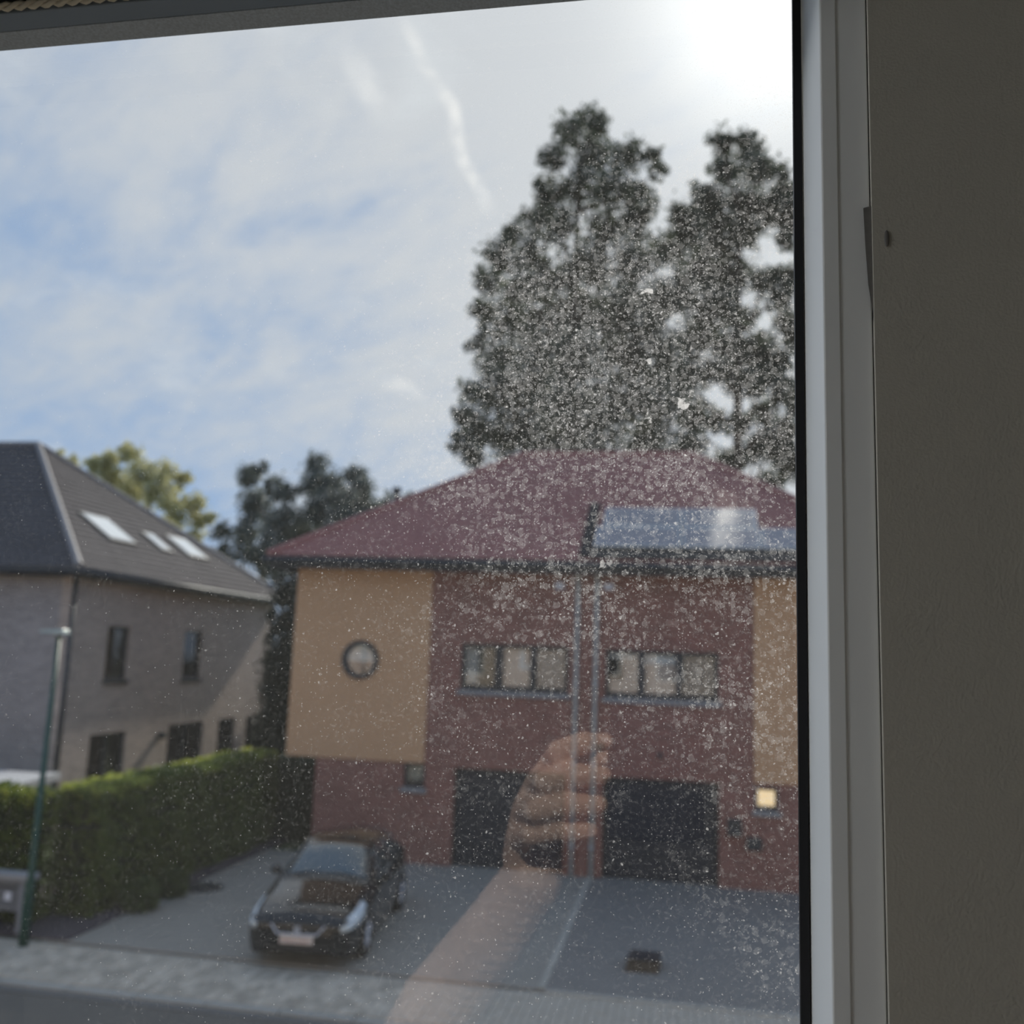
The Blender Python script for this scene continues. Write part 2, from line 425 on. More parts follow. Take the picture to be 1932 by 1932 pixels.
class MB:
    def __init__(s): s.v, s.f, s.mi = [], [], []
    def face(s, pts, mi=0):
        i = len(s.v); s.v += [tuple(p) for p in pts]; s.f.append(tuple(range(i, i+len(pts)))); s.mi.append(mi)
    def box(s, x0, x1, y0, y1, z0, z1, mi=0):
        i = len(s.v)
        s.v += [(x, y, z) for x in (x0, x1) for y in (y0, y1) for z in (z0, z1)]
        for q in ((0, 1, 3, 2), (4, 6, 7, 5), (0, 4, 5, 1), (2, 3, 7, 6), (0, 2, 6, 4), (1, 5, 7, 3)):
            s.f.append(tuple(i+j for j in q)); s.mi.append(mi)
        return s
    def hexa(s, c, mi=0):
        """eight corners: bottom four, top four, both going round the same way"""
        i = len(s.v); s.v += [tuple(p) for p in c]
        for q in ((3, 2, 1, 0), (4, 5, 6, 7), (0, 1, 5, 4), (1, 2, 6, 5), (2, 3, 7, 6), (3, 0, 4, 7)):
            s.f.append(tuple(i+j for j in q)); s.mi.append(mi)
        return s
    def tube(s, pts, rad, n=12, caps=True, mi=0):
        pts = [Vector(p) for p in pts]
        if not hasattr(rad, '__len__'): rad = [rad]*len(pts)
        rings = []
        for j, p in enumerate(pts):
            d = (pts[min(j+1, len(pts)-1)]-pts[max(j-1, 0)]).normalized()
            a = Vector((0, 0, 1)) if abs(d.z) < 0.9 else Vector((1, 0, 0))
            e1 = d.cross(a).normalized(); e2 = d.cross(e1)
            i = len(s.v)
            for q in range(n):
                t = 2*math.pi*q/n
                s.v.append(tuple(p+rad[j]*(math.cos(t)*e1+math.sin(t)*e2)))
            rings.append(i)
        for j in range(len(rings)-1):
            for q in range(n):
                s.f.append((rings[j]+q, rings[j]+(q+1) % n, rings[j+1]+(q+1) % n, rings[j+1]+q)); s.mi.append(mi)
        if caps:
            s.f.append(tuple(rings[0]+q for q in reversed(range(n)))); s.mi.append(mi)
            s.f.append(tuple(rings[-1]+q for q in range(n))); s.mi.append(mi)
        return s
    def ball(s, c, r, n=10, sq=(1, 1, 1)):
        i0 = len(s.v); c = Vector(c)
        for a in range(1, n):
            th = math.pi*a/n
            for b in range(2*n):
                ph = math.pi*b/n
                s.v.append((c.x+sq[0]*r*math.sin(th)*math.cos(ph), c.y+sq[1]*r*math.sin(th)*math.sin(ph), c.z+sq[2]*r*math.cos(th)))
        top, bot = len(s.v), len(s.v)+1
        s.v += [(c.x, c.y, c.z+sq[2]*r), (c.x, c.y, c.z-sq[2]*r)]
        w = 2*n
        for b in range(w):
            s.f.append((top, i0+b, i0+(b+1) % w)); s.mi.append(0)
            l = i0+(n-2)*w
            s.f.append((bot, l+(b+1) % w, l+b)); s.mi.append(0)
        for a in range(n-2):
            for b in range(w):
                s.f.append((i0+a*w+b, i0+(a+1)*w+b, i0+(a+1)*w+(b+1) % w, i0+a*w+(b+1) % w)); s.mi.append(0)
        return s
    def build(s, name, mats, parent=None, smooth=False, bevel=0.0, origin=None, xf=None):
        """verts are world coordinates (or local ones placed by xf)"""
        if not isinstance(mats, (list, tuple)): mats = [mats]
        me = bpy.data.meshes.new(name)
        o = bpy.data.objects.new(name, me)
        COL.objects.link(o)
        v = [xf @ Vector(p) for p in s.v] if xf is not None else [Vector(p) for p in s.v]
        base = wloc(parent) if parent is not None else (Vector(origin) if origin is not None else
               Vector((0, 0, 0)))
        if parent is not None and origin is not None: base = Vector(origin)
        me.from_pydata([tuple(p-base) for p in v], [], s.f)
        for m in mats: me.materials.append(m)
        if len(mats) > 1: me.polygons.foreach_set('material_index', s.mi)
        if smooth: me.polygons.foreach_set('use_smooth', [True]*len(s.f))
        me.update()
        if parent is not None:
            o.parent = parent
            o.location = base-wloc(parent)
        else:
            o.location = base
        o['_w'] = tuple(base)
        if bevel:
            b = o.modifiers.new('bevel', 'BEVEL'); b.width = bevel; b.segments = 2; b.limit_method = 'ANGLE'
        return o


def bx(name, m, parent, x0, x1, y0, y1, z0, z1, bevel=0.0):
    return MB().box(x0, x1, y0, y1, z0, z1).build(name, m, parent, bevel=bevel)


def wall_cells(mb, u0, u1, z0, z1, holes, emitbox):
    us = sorted({u0, u1, *[h[0] for h in holes], *[h[1] for h in holes]})
    zs = sorted({z0, z1, *[h[2] for h in holes], *[h[3] for h in holes]})
    us = [u for u in us if u0 <= u <= u1]; zs = [z for z in zs if z0 <= z <= z1]
    for i in range(len(us)-1):
        j = 0
        while j < len(zs)-1:
            def solid(jj):
                cu, cz = (us[i]+us[i+1])/2, (zs[jj]+zs[jj+1])/2
                return not any(h[0] < cu < h[1] and h[2] < cz < h[3] for h in holes)
            if not solid(j): j += 1; continue
            k2 = j
            while k2+1 < len(zs)-1 and solid(k2+1): k2 += 1
            emitbox(us[i], us[i+1], zs[j], zs[k2+1]); j = k2+1


def leaves(name, mat, pts, size, parent, kind=None, flat=0.0):
    """a mass of single leaf blades (folded lozenges) at pts"""
    pts = np.asarray(pts, float); n = len(pts)
    a = rng.normal(size=(n, 3)); a /= np.linalg.norm(a, axis=1)[:, None]
    b = rng.normal(size=(n, 3)); b -= (b*a).sum(1)[:, None]*a; b /= np.linalg.norm(b, axis=1)[:, None]
    c = np.cross(a, b)
    sz = size*rng.uniform(0.6, 1.3, size=(n, 1))
    base = np.array(wloc(parent)) if parent is not None else np.zeros(3)
    q = pts-base
    v = np.stack([q-a*sz, q+b*sz*0.5+c*sz*0.12, q+a*sz, q-b*sz*0.5+c*sz*0.12], 1).reshape(-1, 3)
    me = bpy.data.meshes.new(name)
    me.vertices.add(4*n); me.vertices.foreach_set('co', v.ravel())
    i = np.arange(n)*4
    idx = np.stack([i, i+1, i+2, i, i+2, i+3], 1).ravel()
    me.loops.add(6*n); me.loops.foreach_set('vertex_index', idx)
    me.polygons.add(2*n)
    me.polygons.foreach_set('loop_start', np.arange(2*n)*3)
    me.polygons.foreach_set('loop_total', np.full(2*n, 3))
    me.materials.append(mat)
    me.update(calc_edges=True)
    o = bpy.data.objects.new(name, me); COL.objects.link(o)
    if parent is not None: o.parent = parent
    o['_w'] = tuple(base)
    if kind: o['kind'] = kind
    return o


def in_blobs(blobs, dens, clump=3):
    out = []
    for x, y, z, r in blobs:
        n = max(6, int(dens*r*r))
        # twig clumps inside the blob so that the sky shows through between them
        k = max(3, n//14)
        d = rng.normal(size=(k, 3)); d /= np.linalg.norm(d, axis=1)[:, None]
        cc = np.array([x, y, z])+d*r*(rng.uniform(0.15, 1.0, size=(k, 1))**0.6)
        w = rng.integers(0, k, n)
        out.append(cc[w]+rng.normal(size=(n, 3))*r*0.22)
    return np.concatenate(out)


def tiles(mb, a, b, c, d, tw, th, lift=0.035):
    """courses of overlapping tiles on the slope a-b (eave) to d-c (ridge)"""
    a, b, c, d = map(Vector, (a, b, c, d))
    nrm = (b-a).cross(d-a)
    if nrm.length < 1e-6: nrm = (b-a).cross(c-a)
    nrm.normalize()
    if nrm.z < 0: nrm = -nrm
    H = ((d-a)-((d-a).dot((b-a).normalized()))*(b-a).normalized()).length
    n = max(2, round(H/th))
    for j in range(n):
        t0, t1 = j/n, min(1, (j+1.12)/n)
        l0, r0, l1, r1 = a.lerp(d, t0), b.lerp(c, t0), a.lerp(d, t1), b.lerp(c, t1)
        w = (r0-l0).length
        m = max(1, round(w/tw))
        for i in range(m):
            s0, s1 = (i+0.03)/m, (i+0.97)/m
            h = lift+random.uniform(-0.006, 0.006)
            p0, p1 = l0.lerp(r0, s0), l0.lerp(r0, s1)
            q0, q1 = l1.lerp(r1, s0), l1.lerp(r1, s1)
            mb.face([p0+nrm*h, p1+nrm*h, q1+nrm*0.008, q0+nrm*0.008])
            mb.face([p0, p1, p1+nrm*h, p0+nrm*h])

# ------------------------------------------------------------------ the room and the window the photo is taken through
F0 = EYE-1.62
room = [('floor', M_FLOORW, (-2.4, 1.6, -2.6, 0.372, F0-0.1, F0)),
        ('ceiling', M_ROOM, (-2.4, 1.6, -2.6, 0.372, F0+2.6, F0+2.7)),
        ('wall_back', M_ROOM, (-2.4, 1.6, -2.7, -2.6, F0, F0+2.6)),
        ('wall_right', M_ROOM, (1.6, 1.7, -2.7, 0.372, F0, F0+2.6))]
for nm, mt, b in room:
    props(MB().box(*b).build(nm, mt), kind='structure')

# window added out of view in the left wall to brighten the room
mb = MB()
LY0, LY1, LZ0, LZ1 = -1.75, 0.15, F0+0.12, F0+2.45
wall_cells(mb, -2.7, 0.372, F0, F0+2.6, [(LY0, LY1, LZ0, LZ1)], lambda u0, u1, z0, z1: mb.box(-2.5, -2.4, u0, u1, z0, z1))
props(mb.build('wall_left', M_ROOM), kind='structure')
wl = empty('window_5', (-2.45, -0.8, LZ0), kind='structure')
mb = MB()
for q in ((LY0, LY0+0.06, LZ0, LZ1), (LY1-0.06, LY1, LZ0, LZ1), (LY0+0.06, LY1-0.06, LZ0, LZ0+0.06), (LY0+0.06, LY1-0.06, LZ1-0.06, LZ1), (-0.83, -0.77, LZ0+0.06, LZ1-0.06)):
    mb.box(-2.49, -2.42, q[0], q[1], q[2], q[3])
mb.build('frame', M_PVC, wl)
for a_, b_ in ((LY0+0.06, -0.83), (-0.77, LY1-0.06)):
    MB().box(-2.455, -2.449, a_, b_, LZ0+0.06, LZ1-0.06).build('pane', house_glass('fill_window_glass', (0.95, 0.97, 0.97), 0.05), wl)

lampo = empty('fill_lamp', (-2.12, -0.20, F0+2.6), 'added round ceiling lamp, unseen, that fills the room with light', 'lamp')  # added lamp out of view, brightens the right frame and wall
MB().tube([(-2.12, -0.20, F0+2.6), (-2.12, -0.20, F0+2.53)], 0.22, 28).build('housing', M_WHITE, lampo)
MB().tube([(-2.12, -0.20, F0+2.529), (-2.12, -0.20, F0+2.515)], 0.20, 28).build('diffuser', emit('fill_lamp_diffuser', (0.95, 0.985, 1.0), 54.0), lampo)

WX0, WX1, WZ0, WZ1 = -1.10, 0.0725, EYE-0.85, EYE+0.40     # opening
mb = MB()
wall_cells(mb, -2.5, 1.7, F0-0.1, F0+2.7, [(WX0, WX1, WZ0, WZ1)],
           lambda u0, u1, z0, z1: mb.box(u0, u1, 0.372, 0.46, z0, z1))
props(mb.build('wall_front', M_PLASTER), kind='structure')
# outer brick leaf of the same wall, with the other windows of this house
mb = MB()
ow = [(WX0, WX1+0.04, WZ0, WZ1), (-3.5, -2.6, EYE-0.65, EYE+0.4), (-9.7, -8.6, EYE-0.85, EYE+0.4), (-7.8, -5.6, 0.1, 2.3)]
wall_cells(mb, -26.0, 22.0, -0.02, 7.4, ow, lambda u0, u1, z0, z1: mb.box(u0, u1, 0.462, 0.50, z0, z1))
props(mb.build('wall_exterior', M_OWNBRICK), kind='structure')
for i, h in enumerate(ow[1:]):
    wn = empty('window_%d' % (i+2), ((h[0]+h[1])/2, 0.47, h[2]), kind='structure')
    f = MB()
    for q in ((h[0], h[0]+0.08, h[2], h[3]), (h[1]-0.08, h[1], h[2], h[3]), (h[0]+0.08, h[1]-0.08, h[2], h[2]+0.08), (h[0]+0.08, h[1]-0.08, h[3]-0.08, h[3])):
        f.box(q[0], q[1], 0.465, 0.492, q[2], q[3])
    f.build('frame', M_PVC, wn)
    bx('pane', M_INSIDE, wn, h[0]+0.08, h[1]-0.08, 0.472, 0.478, h[2]+0.08, h[3]-0.08)

win = empty('window_1', (-0.5, PANE_Y, WZ0), kind='structure')
GL, GR, GB, GT = -1.0, 0.0455, EYE-0.75, EYE+0.304         # visible glass
# pane: inner face mirrors the room, outer face carries the dirt
mb = MB()
x0, x1, z0, z1, y0, y1 = GL-0.01, GR+0.006, GB-0.01, GT+0.006, PANE_Y, PANE_Y+0.006
mb.face([(x0, y0, z0), (x1, y0, z0), (x1, y0, z1), (x0, y0, z1)], 0)
mb.face([(x1, y1, z0), (x0, y1, z0), (x0, y1, z1), (x1, y1, z1)], 1)
for q in (((x0, y0, z0), (x0, y1, z0), (x1, y1, z0), (x1, y0, z0)), ((x0, y0, z1), (x1, y0, z1), (x1, y1, z1), (x0, y1, z1)),
          ((x0, y0, z0), (x0, y0, z1), (x0, y1, z1), (x0, y1, z0)), ((x1, y0, z0), (x1, y1, z0), (x1, y1, z1), (x1, y0, z1))):
    mb.face(q, 2)
pane = mb.build('pane', [pane_inner(), pane_dirty(), M_GASKET], win, origin=(0, 0, 0))
pane['label'] = 'window pane crusted with lime spots and dust'
# black seal between glass and beads
mb = MB()
mb.box(GR, 0.0490, 0.3965, 0.3999, GB, GT)
mb.box(GL-0.0035, GL, 0.3965, 0.3999, GB, GT)
mb.box(GL, GR, 0.3965, 0.3999, GB-0.0035, GB)
mb.build('seal', M_GASKET, win)['label'] = 'black rubber glazing seal'
bx('dusty_seal', M_RAILDUST, win, GL, 0.0490, 0.3865, 0.3999, GT+0.0006, GT+0.004)['label'] = 'dusty grey upper glazing seal'
FY = 0.374
def bar(nm, c, **k): return MB().hexa(c).build(nm, M_PVC, win, **k)
# glazing beads slope away from the glass
bar('glazing_bead', [(0.0490, 0.3999, GB-0.02), (0.0605, 0.3999, GB-0.02), (0.0605, FY, GB-0.02), (0.0537, FY, GB-0.02),
                     (0.0490, 0.3999, GT+0.02), (0.0605, 0.3999, GT+0.02), (0.0605, FY, GT+0.02), (0.0537, FY, GT+0.02)], bevel=0.0007)
bar('glazing_bead', [(GL-0.02, 0.3999, GB), (GL-0.0035, 0.3999, GB), (GL-0.008, FY, GB), (GL-0.02, FY, GB),
                     (GL-0.02, 0.3999, GT), (GL-0.0035, 0.3999, GT), (GL-0.008, FY, GT), (GL-0.02, FY, GT)])
bar('glazing_bead', [(GL, FY, GB-0.02), (GR, FY, GB-0.02), (GR, 0.3999, GB-0.02), (GL, 0.3999, GB-0.02),
                     (GL, FY, GB-0.008), (GR, FY, GB-0.008), (GR, 0.3999, GB-0.0035), (GL, 0.3999, GB-0.0035)])
MB().hexa([(GL, FY, GT+0.0008), (0.049, FY, GT+0.0008), (0.049, 0.3865, GT+0.0008), (GL, 0.3865, GT+0.0008),
                     (GL, FY, GT+0.02), (0.049, FY, GT+0.02), (0.049, 0.3865, GT+0.02), (GL, 0.3865, GT+0.02)]).build('upper_glazing_bead', plain('blue_grey_plastic', (0.26, 0.31, 0.37), 0.5, 0.05), win, bevel=0.0007)['label'] = 'blue-grey upper glazing bead'
# sash members, the right one with a small raised edge next to the bead
bx('sash_stile', M_PVC, win, 0.0600, 0.0722, 0.3744, 0.408, WZ0, WZ1, 0.0006)
bx('sash_stile', M_PVC, win, WX0, GL-0.02, 0.374, 0.408, WZ0, WZ1)
bx('sash_rail', M_PVC, win, GL-0.02, 0.0607, 0.374, 0.408, WZ0, GB-0.02)
bx('sash_rail', M_PVC, win, GL-0.02, 0.0607, 0.374, 0.408, GT+0.02, WZ1)
bx('outer_stop', M_PVC, win, GR+0.009, 0.0607, 0.4085, 0.42, WZ0, WZ1)
bx('outer_stop', M_PVC, win, GL-0.02, 0.0607, 0.4085, 0.41, GT+0.010, GT+0.02)
# caulk line between sash and wall, with the grubby patch on it
mb = MB(); mb.box(0.0722, 0.0725, 0.3747, 0.376, WZ0, WZ1); mb.build('caulk_joint', M_GASKET, win)
mb = MB()
sm = [(0.0695, 0.182), (0.0738, 0.183), (0.0735, 0.150), (0.0728, 0.128), (0.0722, 0.139), (0.0708, 0.150), (0.0700, 0.166)]
mb.face([(x, 0.3733, EYE+z) for x, z in sm]); mb.face([(x, 0.3737, EYE+z) for x, z in reversed(sm)])
mb.build('grime_patch', plain('grime', (0.20, 0.19, 0.18), 0.9, 0.3, 300), win)['label'] = 'dark smudge of grime on the joint'
props(MB().ball((0.0777, 0.3718, EYE+0.168), 0.0035, 8, (0.28, 0.1, 1)).build('paint_blemish', plain('grime', (0.2, 0.2, 0.2))),
      'small dark drip-shaped blemish on the plaster right of the window frame', 'blemish')

# rolled-up blind above the glass: black cloth and a cream plaited hem cord
bl = empty('roller_blind', (-0.45, 0.36, EYE+0.31), 'black rolled-up window blind with a cream plaited hem cord above the glass', 'blind')
bx('cloth', M_BLIND, bl, -1.0, 0.045, 0.345, 0.3725, EYE+0.3092, EYE+0.40)
mb = MB()
for off in (0, math.pi):
    pts = []
    for i in range(0, 420):
        x = -1.0+i*0.0025
        pts.append((x, 0.3712+0.0010*math.sin(i*0.55*2+off), EYE+0.3066+0.0013*math.cos(i*0.55*2+off)))
    mb.tube(pts, 0.0013, 6)
mb.build('hem_cord', M_CORD, bl, smooth=True)['label'] = 'cream plaited cord'

# ------------------------------------------------------------------ phone and the hand that holds it (seen mirrored in the glass)
PX = Matrix(((cam_r.x, -cam_f.x, cam_u.x, 0), (cam_r.y, -cam_f.y, cam_u.y, 0), (cam_r.z, -cam_f.z, cam_u.z, EYE), (0, 0, 0, 1)))
# phone space: x right, y towards the user, z up; lens at the origin
ph = empty('phone', (0, 0, EYE), 'dark phone held up in front of the window, its back towards the glass', 'phone')
mb = MB(); mb.box(-0.062, 0.016, 0.0035, 0.0115, -0.141, 0.022)
mb.build('body', M_PHONE, ph, bevel=0.003, xf=PX)
for i, zz in enumerate((0.0, -0.024, -0.048)):
    mb = MB(); mb.tube([PX @ Vector((0, 0.0034, zz)), PX @ Vector((0, 0.0012, zz))], 0.0065, 20)
    mb.build('lens', M_LENS, ph)
mb = MB(); mb.box(-0.060, 0.014, 0.0116, 0.0118, -0.139, 0.020); mb.build('screen', M_LENS, ph, xf=PX)


def limb(mb, pts):
    """pts: (x, y, z, r) joints; swept with close-set balls, fused afterwards"""
    for (a, b) in zip(pts[:-1], pts[1:]):
        a, b = np.array(a, float), np.array(b, float)
        n = max(2, int(np.linalg.norm(a[:3]-b[:3])/(0.35*min(a[3], b[3])))+1)
        for t in np.linspace(0, 1, n):
            q = a*(1-t)+b*t
            mb.ball((q[0], q[1], q[2]+EYE), q[3], 6)


mb = MB()
WRIST = (-0.124, -0.034, -0.188, 0.0275)
limb(mb, [(-0.300, -0.230, -0.500, 0.044), (-0.262, -0.160, -0.415, 0.045), (-0.215, -0.100, -0.320, 0.039), (-0.158, -0.052, -0.238, 0.031), WRIST])
mcp = [(-0.104, -0.020, -0.088, 0.0135), (-0.117, -0.014, -0.107, 0.0140), (-0.127, -0.012, -0.128, 0.0135), (-0.133, -0.016, -0.150, 0.0125)]
for q in mcp: limb(mb, [WRIST[:3]+(0.019,), ((WRIST[0]+q[0])/2-0.004, (WRIST[1]+q[1])/2-0.004, (WRIST[2]+q[2])/2, 0.0175), q])
limb(mb, [mcp[0], mcp[1], mcp[2], mcp[3]])
limb(mb, [(-0.106, -0.034, -0.165, 0.022), (-0.100, -0.036, -0.130, 0.019), (-0.094, -0.034, -0.105, 0.014)])
fing = [[(-0.098, 0.014, -0.076, 0.0105), (-0.078, 0.019, -0.067, 0.0095), (-0.061, 0.0105, -0.066, 0.0076)],
        [(-0.107, 0.021, -0.099, 0.0112), (-0.083, 0.026, -0.092, 0.0100), (-0.062, 0.0150, -0.092, 0.0083)],
        [(-0.114, 0.020, -0.122, 0.0110), (-0.087, 0.026, -0.115, 0.0099), (-0.064, 0.0160, -0.115, 0.0081)],
        [(-0.118, 0.012, -0.142, 0.0100), (-0.093, 0.019, -0.136, 0.0089), (-0.071, 0.0140, -0.136, 0.0072)]]
for q, fj in zip(mcp, fing): limb(mb, [q]+fj)
limb(mb, [WRIST[:3]+(0.021,), (-0.098, -0.048, -0.150, 0.0165), (-0.082, -0.046, -0.112, 0.0115), (-0.064, -0.036, -0.084, 0.0088), (-0.050, -0.030, -0.066, 0.0075)])
person = mb.build('person', M_SKIN, origin=(-0.30, -0.23, EYE-0.5), smooth=True)
rm = person.modifiers.new('fuse', 'REMESH'); rm.mode = 'VOXEL'; rm.voxel_size = 0.0022; rm.use_smooth_shade = True
sm_ = person.modifiers.new('soften', 'SMOOTH'); sm_.factor = 0.5; sm_.iterations = 4
props(person, 'bare hand and forearm gripping the phone edge, mirrored in the window', 'person')
for fj in fing:
    a, b = Vector(fj[1][:3]), Vector(fj[2][:3])
    d = (b-a).normalized()
    c = b+d*0.001+Vector((0, 0.0068, 0))
    mb = MB().ball((c.x, c.y, c.z+EYE), 0.005, 6, (1.0, 0.25, 0.8))
    mb.build('fingernail', plain('nail', (0.78, 0.50, 0.40), 0.3, 0.05), person, smooth=True)

# ------------------------------------------------------------------ street, pavements, driveways
props(MB().box(-90, 60, 21.2, 120, -0.25, -0.02).build('ground', M_GRASS), kind='structure')
props(MB().box(-90, -9.62, 13.86, 21.2, -0.25, -0.015).build('lawn', M_GRASS), kind='structure')
props(MB().box(-40, 30, 0.6, 11.95, -0.3, -0.07).build('road', M_ROAD), kind='structure')
props(MB().box(-40, 30, 11.95, 12.12, -0.3, -0.055).build('gutter_strip', M_JOINT), kind='structure')
dw = MB().box(-9.62, -1.94, 13.86, 21.2, -0.25, 0.0).build('driveway_left', M_ASPHALT); props(dw, kind='structure')
dw2 = MB().box(-1.82, 12, 13.86, 21.2, -0.25, 0.0).build('driveway_right', plain('bluish_driveway', (0.24, 0.222, 0.20), 0.8, 0.12, 1.3, bump=0.3, bscale=60)); props(dw2, kind='structure')
props(MB().box(-11.6, -9.2, 13.87, 22.3, -0.2, 0.03).build('planting_bed', M_SOIL), kind='structure')

kerb = empty('kerb', (-4, 12.2, 0), kind='structure')
me0 = None
for i in range(-14, 8):
    if me0 is None:
        o = MB().box(-0.492, 0.492, -0.075, 0.075, -0.2, 0.0).build('kerb_stone', M_KERB, bevel=0.008)
        me0 = o.data
        o.parent = kerb
    else:
        o2 = o.copy(); COL.objects.link(o2); o2.parent = kerb; o = o2
    o.location = (i+0.5+4, 0, random.uniform(-0.004, 0.004)-0.02)
edge = empty('driveway_edging', (-1.88, 17.5, 0), kind='structure')
first = None
for i in range(7):
    if first is None:
        o = first = MB().box(-0.055, 0.055, -0.515, 0.515, -0.2, 0.015).build('edging_stone', plain('pale_edging', (0.50, 0.46, 0.39), 0.85, 0.1, 5, rnd=0.3), bevel=0.006)
    else:
        o = first.copy(); COL.objects.link(o)
    o.parent = edge; o.location = (0, 14.4+i*1.04-17.5, random.uniform(-0.003, 0.003))
for i in range(14):
    o = first.copy(); COL.objects.link(o); o.parent = edge
    o.rotation_euler = (0, 0, math.pi/2)
    o.location = (-1.30+i*1.04+1.88, 13.81-17.5, random.uniform(-0.003, 0.003)-0.008)

walk = empty('sidewalk', (-4, 13.0, 0), kind='structure')
bx('bedding', M_JOINT, walk, -40, 30, 12.28, 13.86, -0.2, -0.03)
cells = []
nx = int(26/0.115)
for i in range(nx):
    x = -16.0+i*0.115
    sh = 0.115 if i % 2 else 0.0
    y = 12.285-sh
    while y < 13.74:
        a_, b_ = max(y, 12.285), min(y+0.225, 13.745)
        if b_-a_ > 0.05: cells.append((x+0.0575, (a_+b_)/2, b_-a_))
        y += 0.229
cells.sort(key=lambda c: (abs(c[2]-0.225) > 0.01, (c[0]+6.8)**2*0.35+(c[1]-13.0)**2))
first = None
rest = MB()
for i, (x, y, L) in enumerate(cells):
    dzp = random.uniform(-0.004, 0.004)
    if i < 300 and abs(L-0.225) < 0.01:
        if first is None:
            o = first = MB().box(-0.0535, 0.0535, -0.1105, 0.1105, -0.05, 0.0).build('paver', M_PAVER, bevel=0.004)
        else:
            o = first.copy(); COL.objects.link(o)
        o.parent = walk; o.location = (x+4, y-13.0, dzp-0.012); o.rotation_euler = (random.uniform(-0.01, 0.01), random.uniform(-0.01, 0.01), random.uniform(-0.01, 0.01))
    else:
        rest.box(x-0.0535, x+0.0535, y-L/2+0.002, y+L/2-0.002, -0.06, dzp-0.012)
o = rest.build('pavers', plain('concrete_paver_mass', (0.51, 0.45, 0.365), 0.85, 0.2, 6.0), walk); o['kind'] = 'stuff'

mh = empty('manhole_cover', (-8.90, 17.5, 0), 'round dark iron manhole cover set in the left driveway by the hedge', 'manhole cover')
mb = MB(); mb.tube([(-8.90, 17.5, 0.001), (-8.90, 17.5, 0.012)], 0.40, 28); mb.build('rim', M_IRON, mh)
mb = MB(); mb.tube([(-8.90, 17.5, 0.012), (-8.90, 17.5, 0.018)], 0.34, 28)
for i in range(-3, 4):
    w_ = math.sqrt(0.34**2-(i*0.085)**2)*0.9
    mb.box(-8.90-w_, -8.90+w_, 17.5+i*0.085-0.014, 17.5+i*0.085+0.014, 0.018, 0.024)
mb.build('lid', M_IRON, mh)

bxo = empty('drain_box', (-0.52, 15.2, 0), 'small dark box with a rusty brown front on the right driveway', 'box')
MB().hexa([(-0.80, 14.95, 0.0), (-0.30, 14.95, 0.0), (-0.26, 15.45, 0.0), (-0.74, 15.45, 0.0),
           (-0.76, 15.10, 0.13), (-0.32, 15.10, 0.13), (-0.28, 15.42, 0.15), (-0.70, 15.42, 0.15)]).build('body', M_RUST, bxo, bevel=0.01)
MB().hexa([(-0.78, 15.09, 0.132), (-0.30, 15.09, 0.132), (-0.26, 15.45, 0.152), (-0.72, 15.45, 0.152),
           (-0.78, 15.09, 0.165), (-0.30, 15.09, 0.165), (-0.26, 15.45, 0.185), (-0.72, 15.45, 0.185)]).build('lid', M_DARK, bxo, bevel=0.008)

# ------------------------------------------------------------------ right house: a pair of semi-detached homes
YF = 20.9
hs = empty('house', (-2.05, 25.5, 0), 'red brick and tan semi-detached house with a hipped red roof, behind the dark car', 'house')
holes_up = [(-4.86, -2.44, 3.77, 4.80), (-1.64, 0.77, 3.745, 4.78)]
holes_lo = [(-4.91, -2.45, -0.1, 2.085), (-1.64, 0.79, -0.1, 2.085), (-6.05, -5.57, 1.60, 2.12), (1.52, 1.98, 1.58, 2.05)]
mb = MB()
wall_cells(mb, -8.12, 4.02, -0.1, 2.16, holes_lo, lambda u0, u1, z0, z1: mb.box(u0, u1, YF, YF+0.3, z0, z1))
wall_cells(mb, -5.60, 1.50, 2.16, 6.45, holes_up, lambda u0, u1, z0, z1: mb.box(u0, u1, YF, YF+0.3, z0, z1))
mb.build('front_wall', M_REDBRICK, hs, origin=(0, 0, 0))
mb = MB(); mb.box(-8.12, -7.85, YF+0.3, 30.0, -0.1, 2.16); mb.box(3.75, 4.02, YF+0.3, 30.0, -0.1, 2.16); mb.box(-8.84, 4.74, 29.9, 30.2, -0.1, 6.45)
mb.build('rear_and_side_walls', M_REDBRICK, hs, origin=(0, 0, 0))
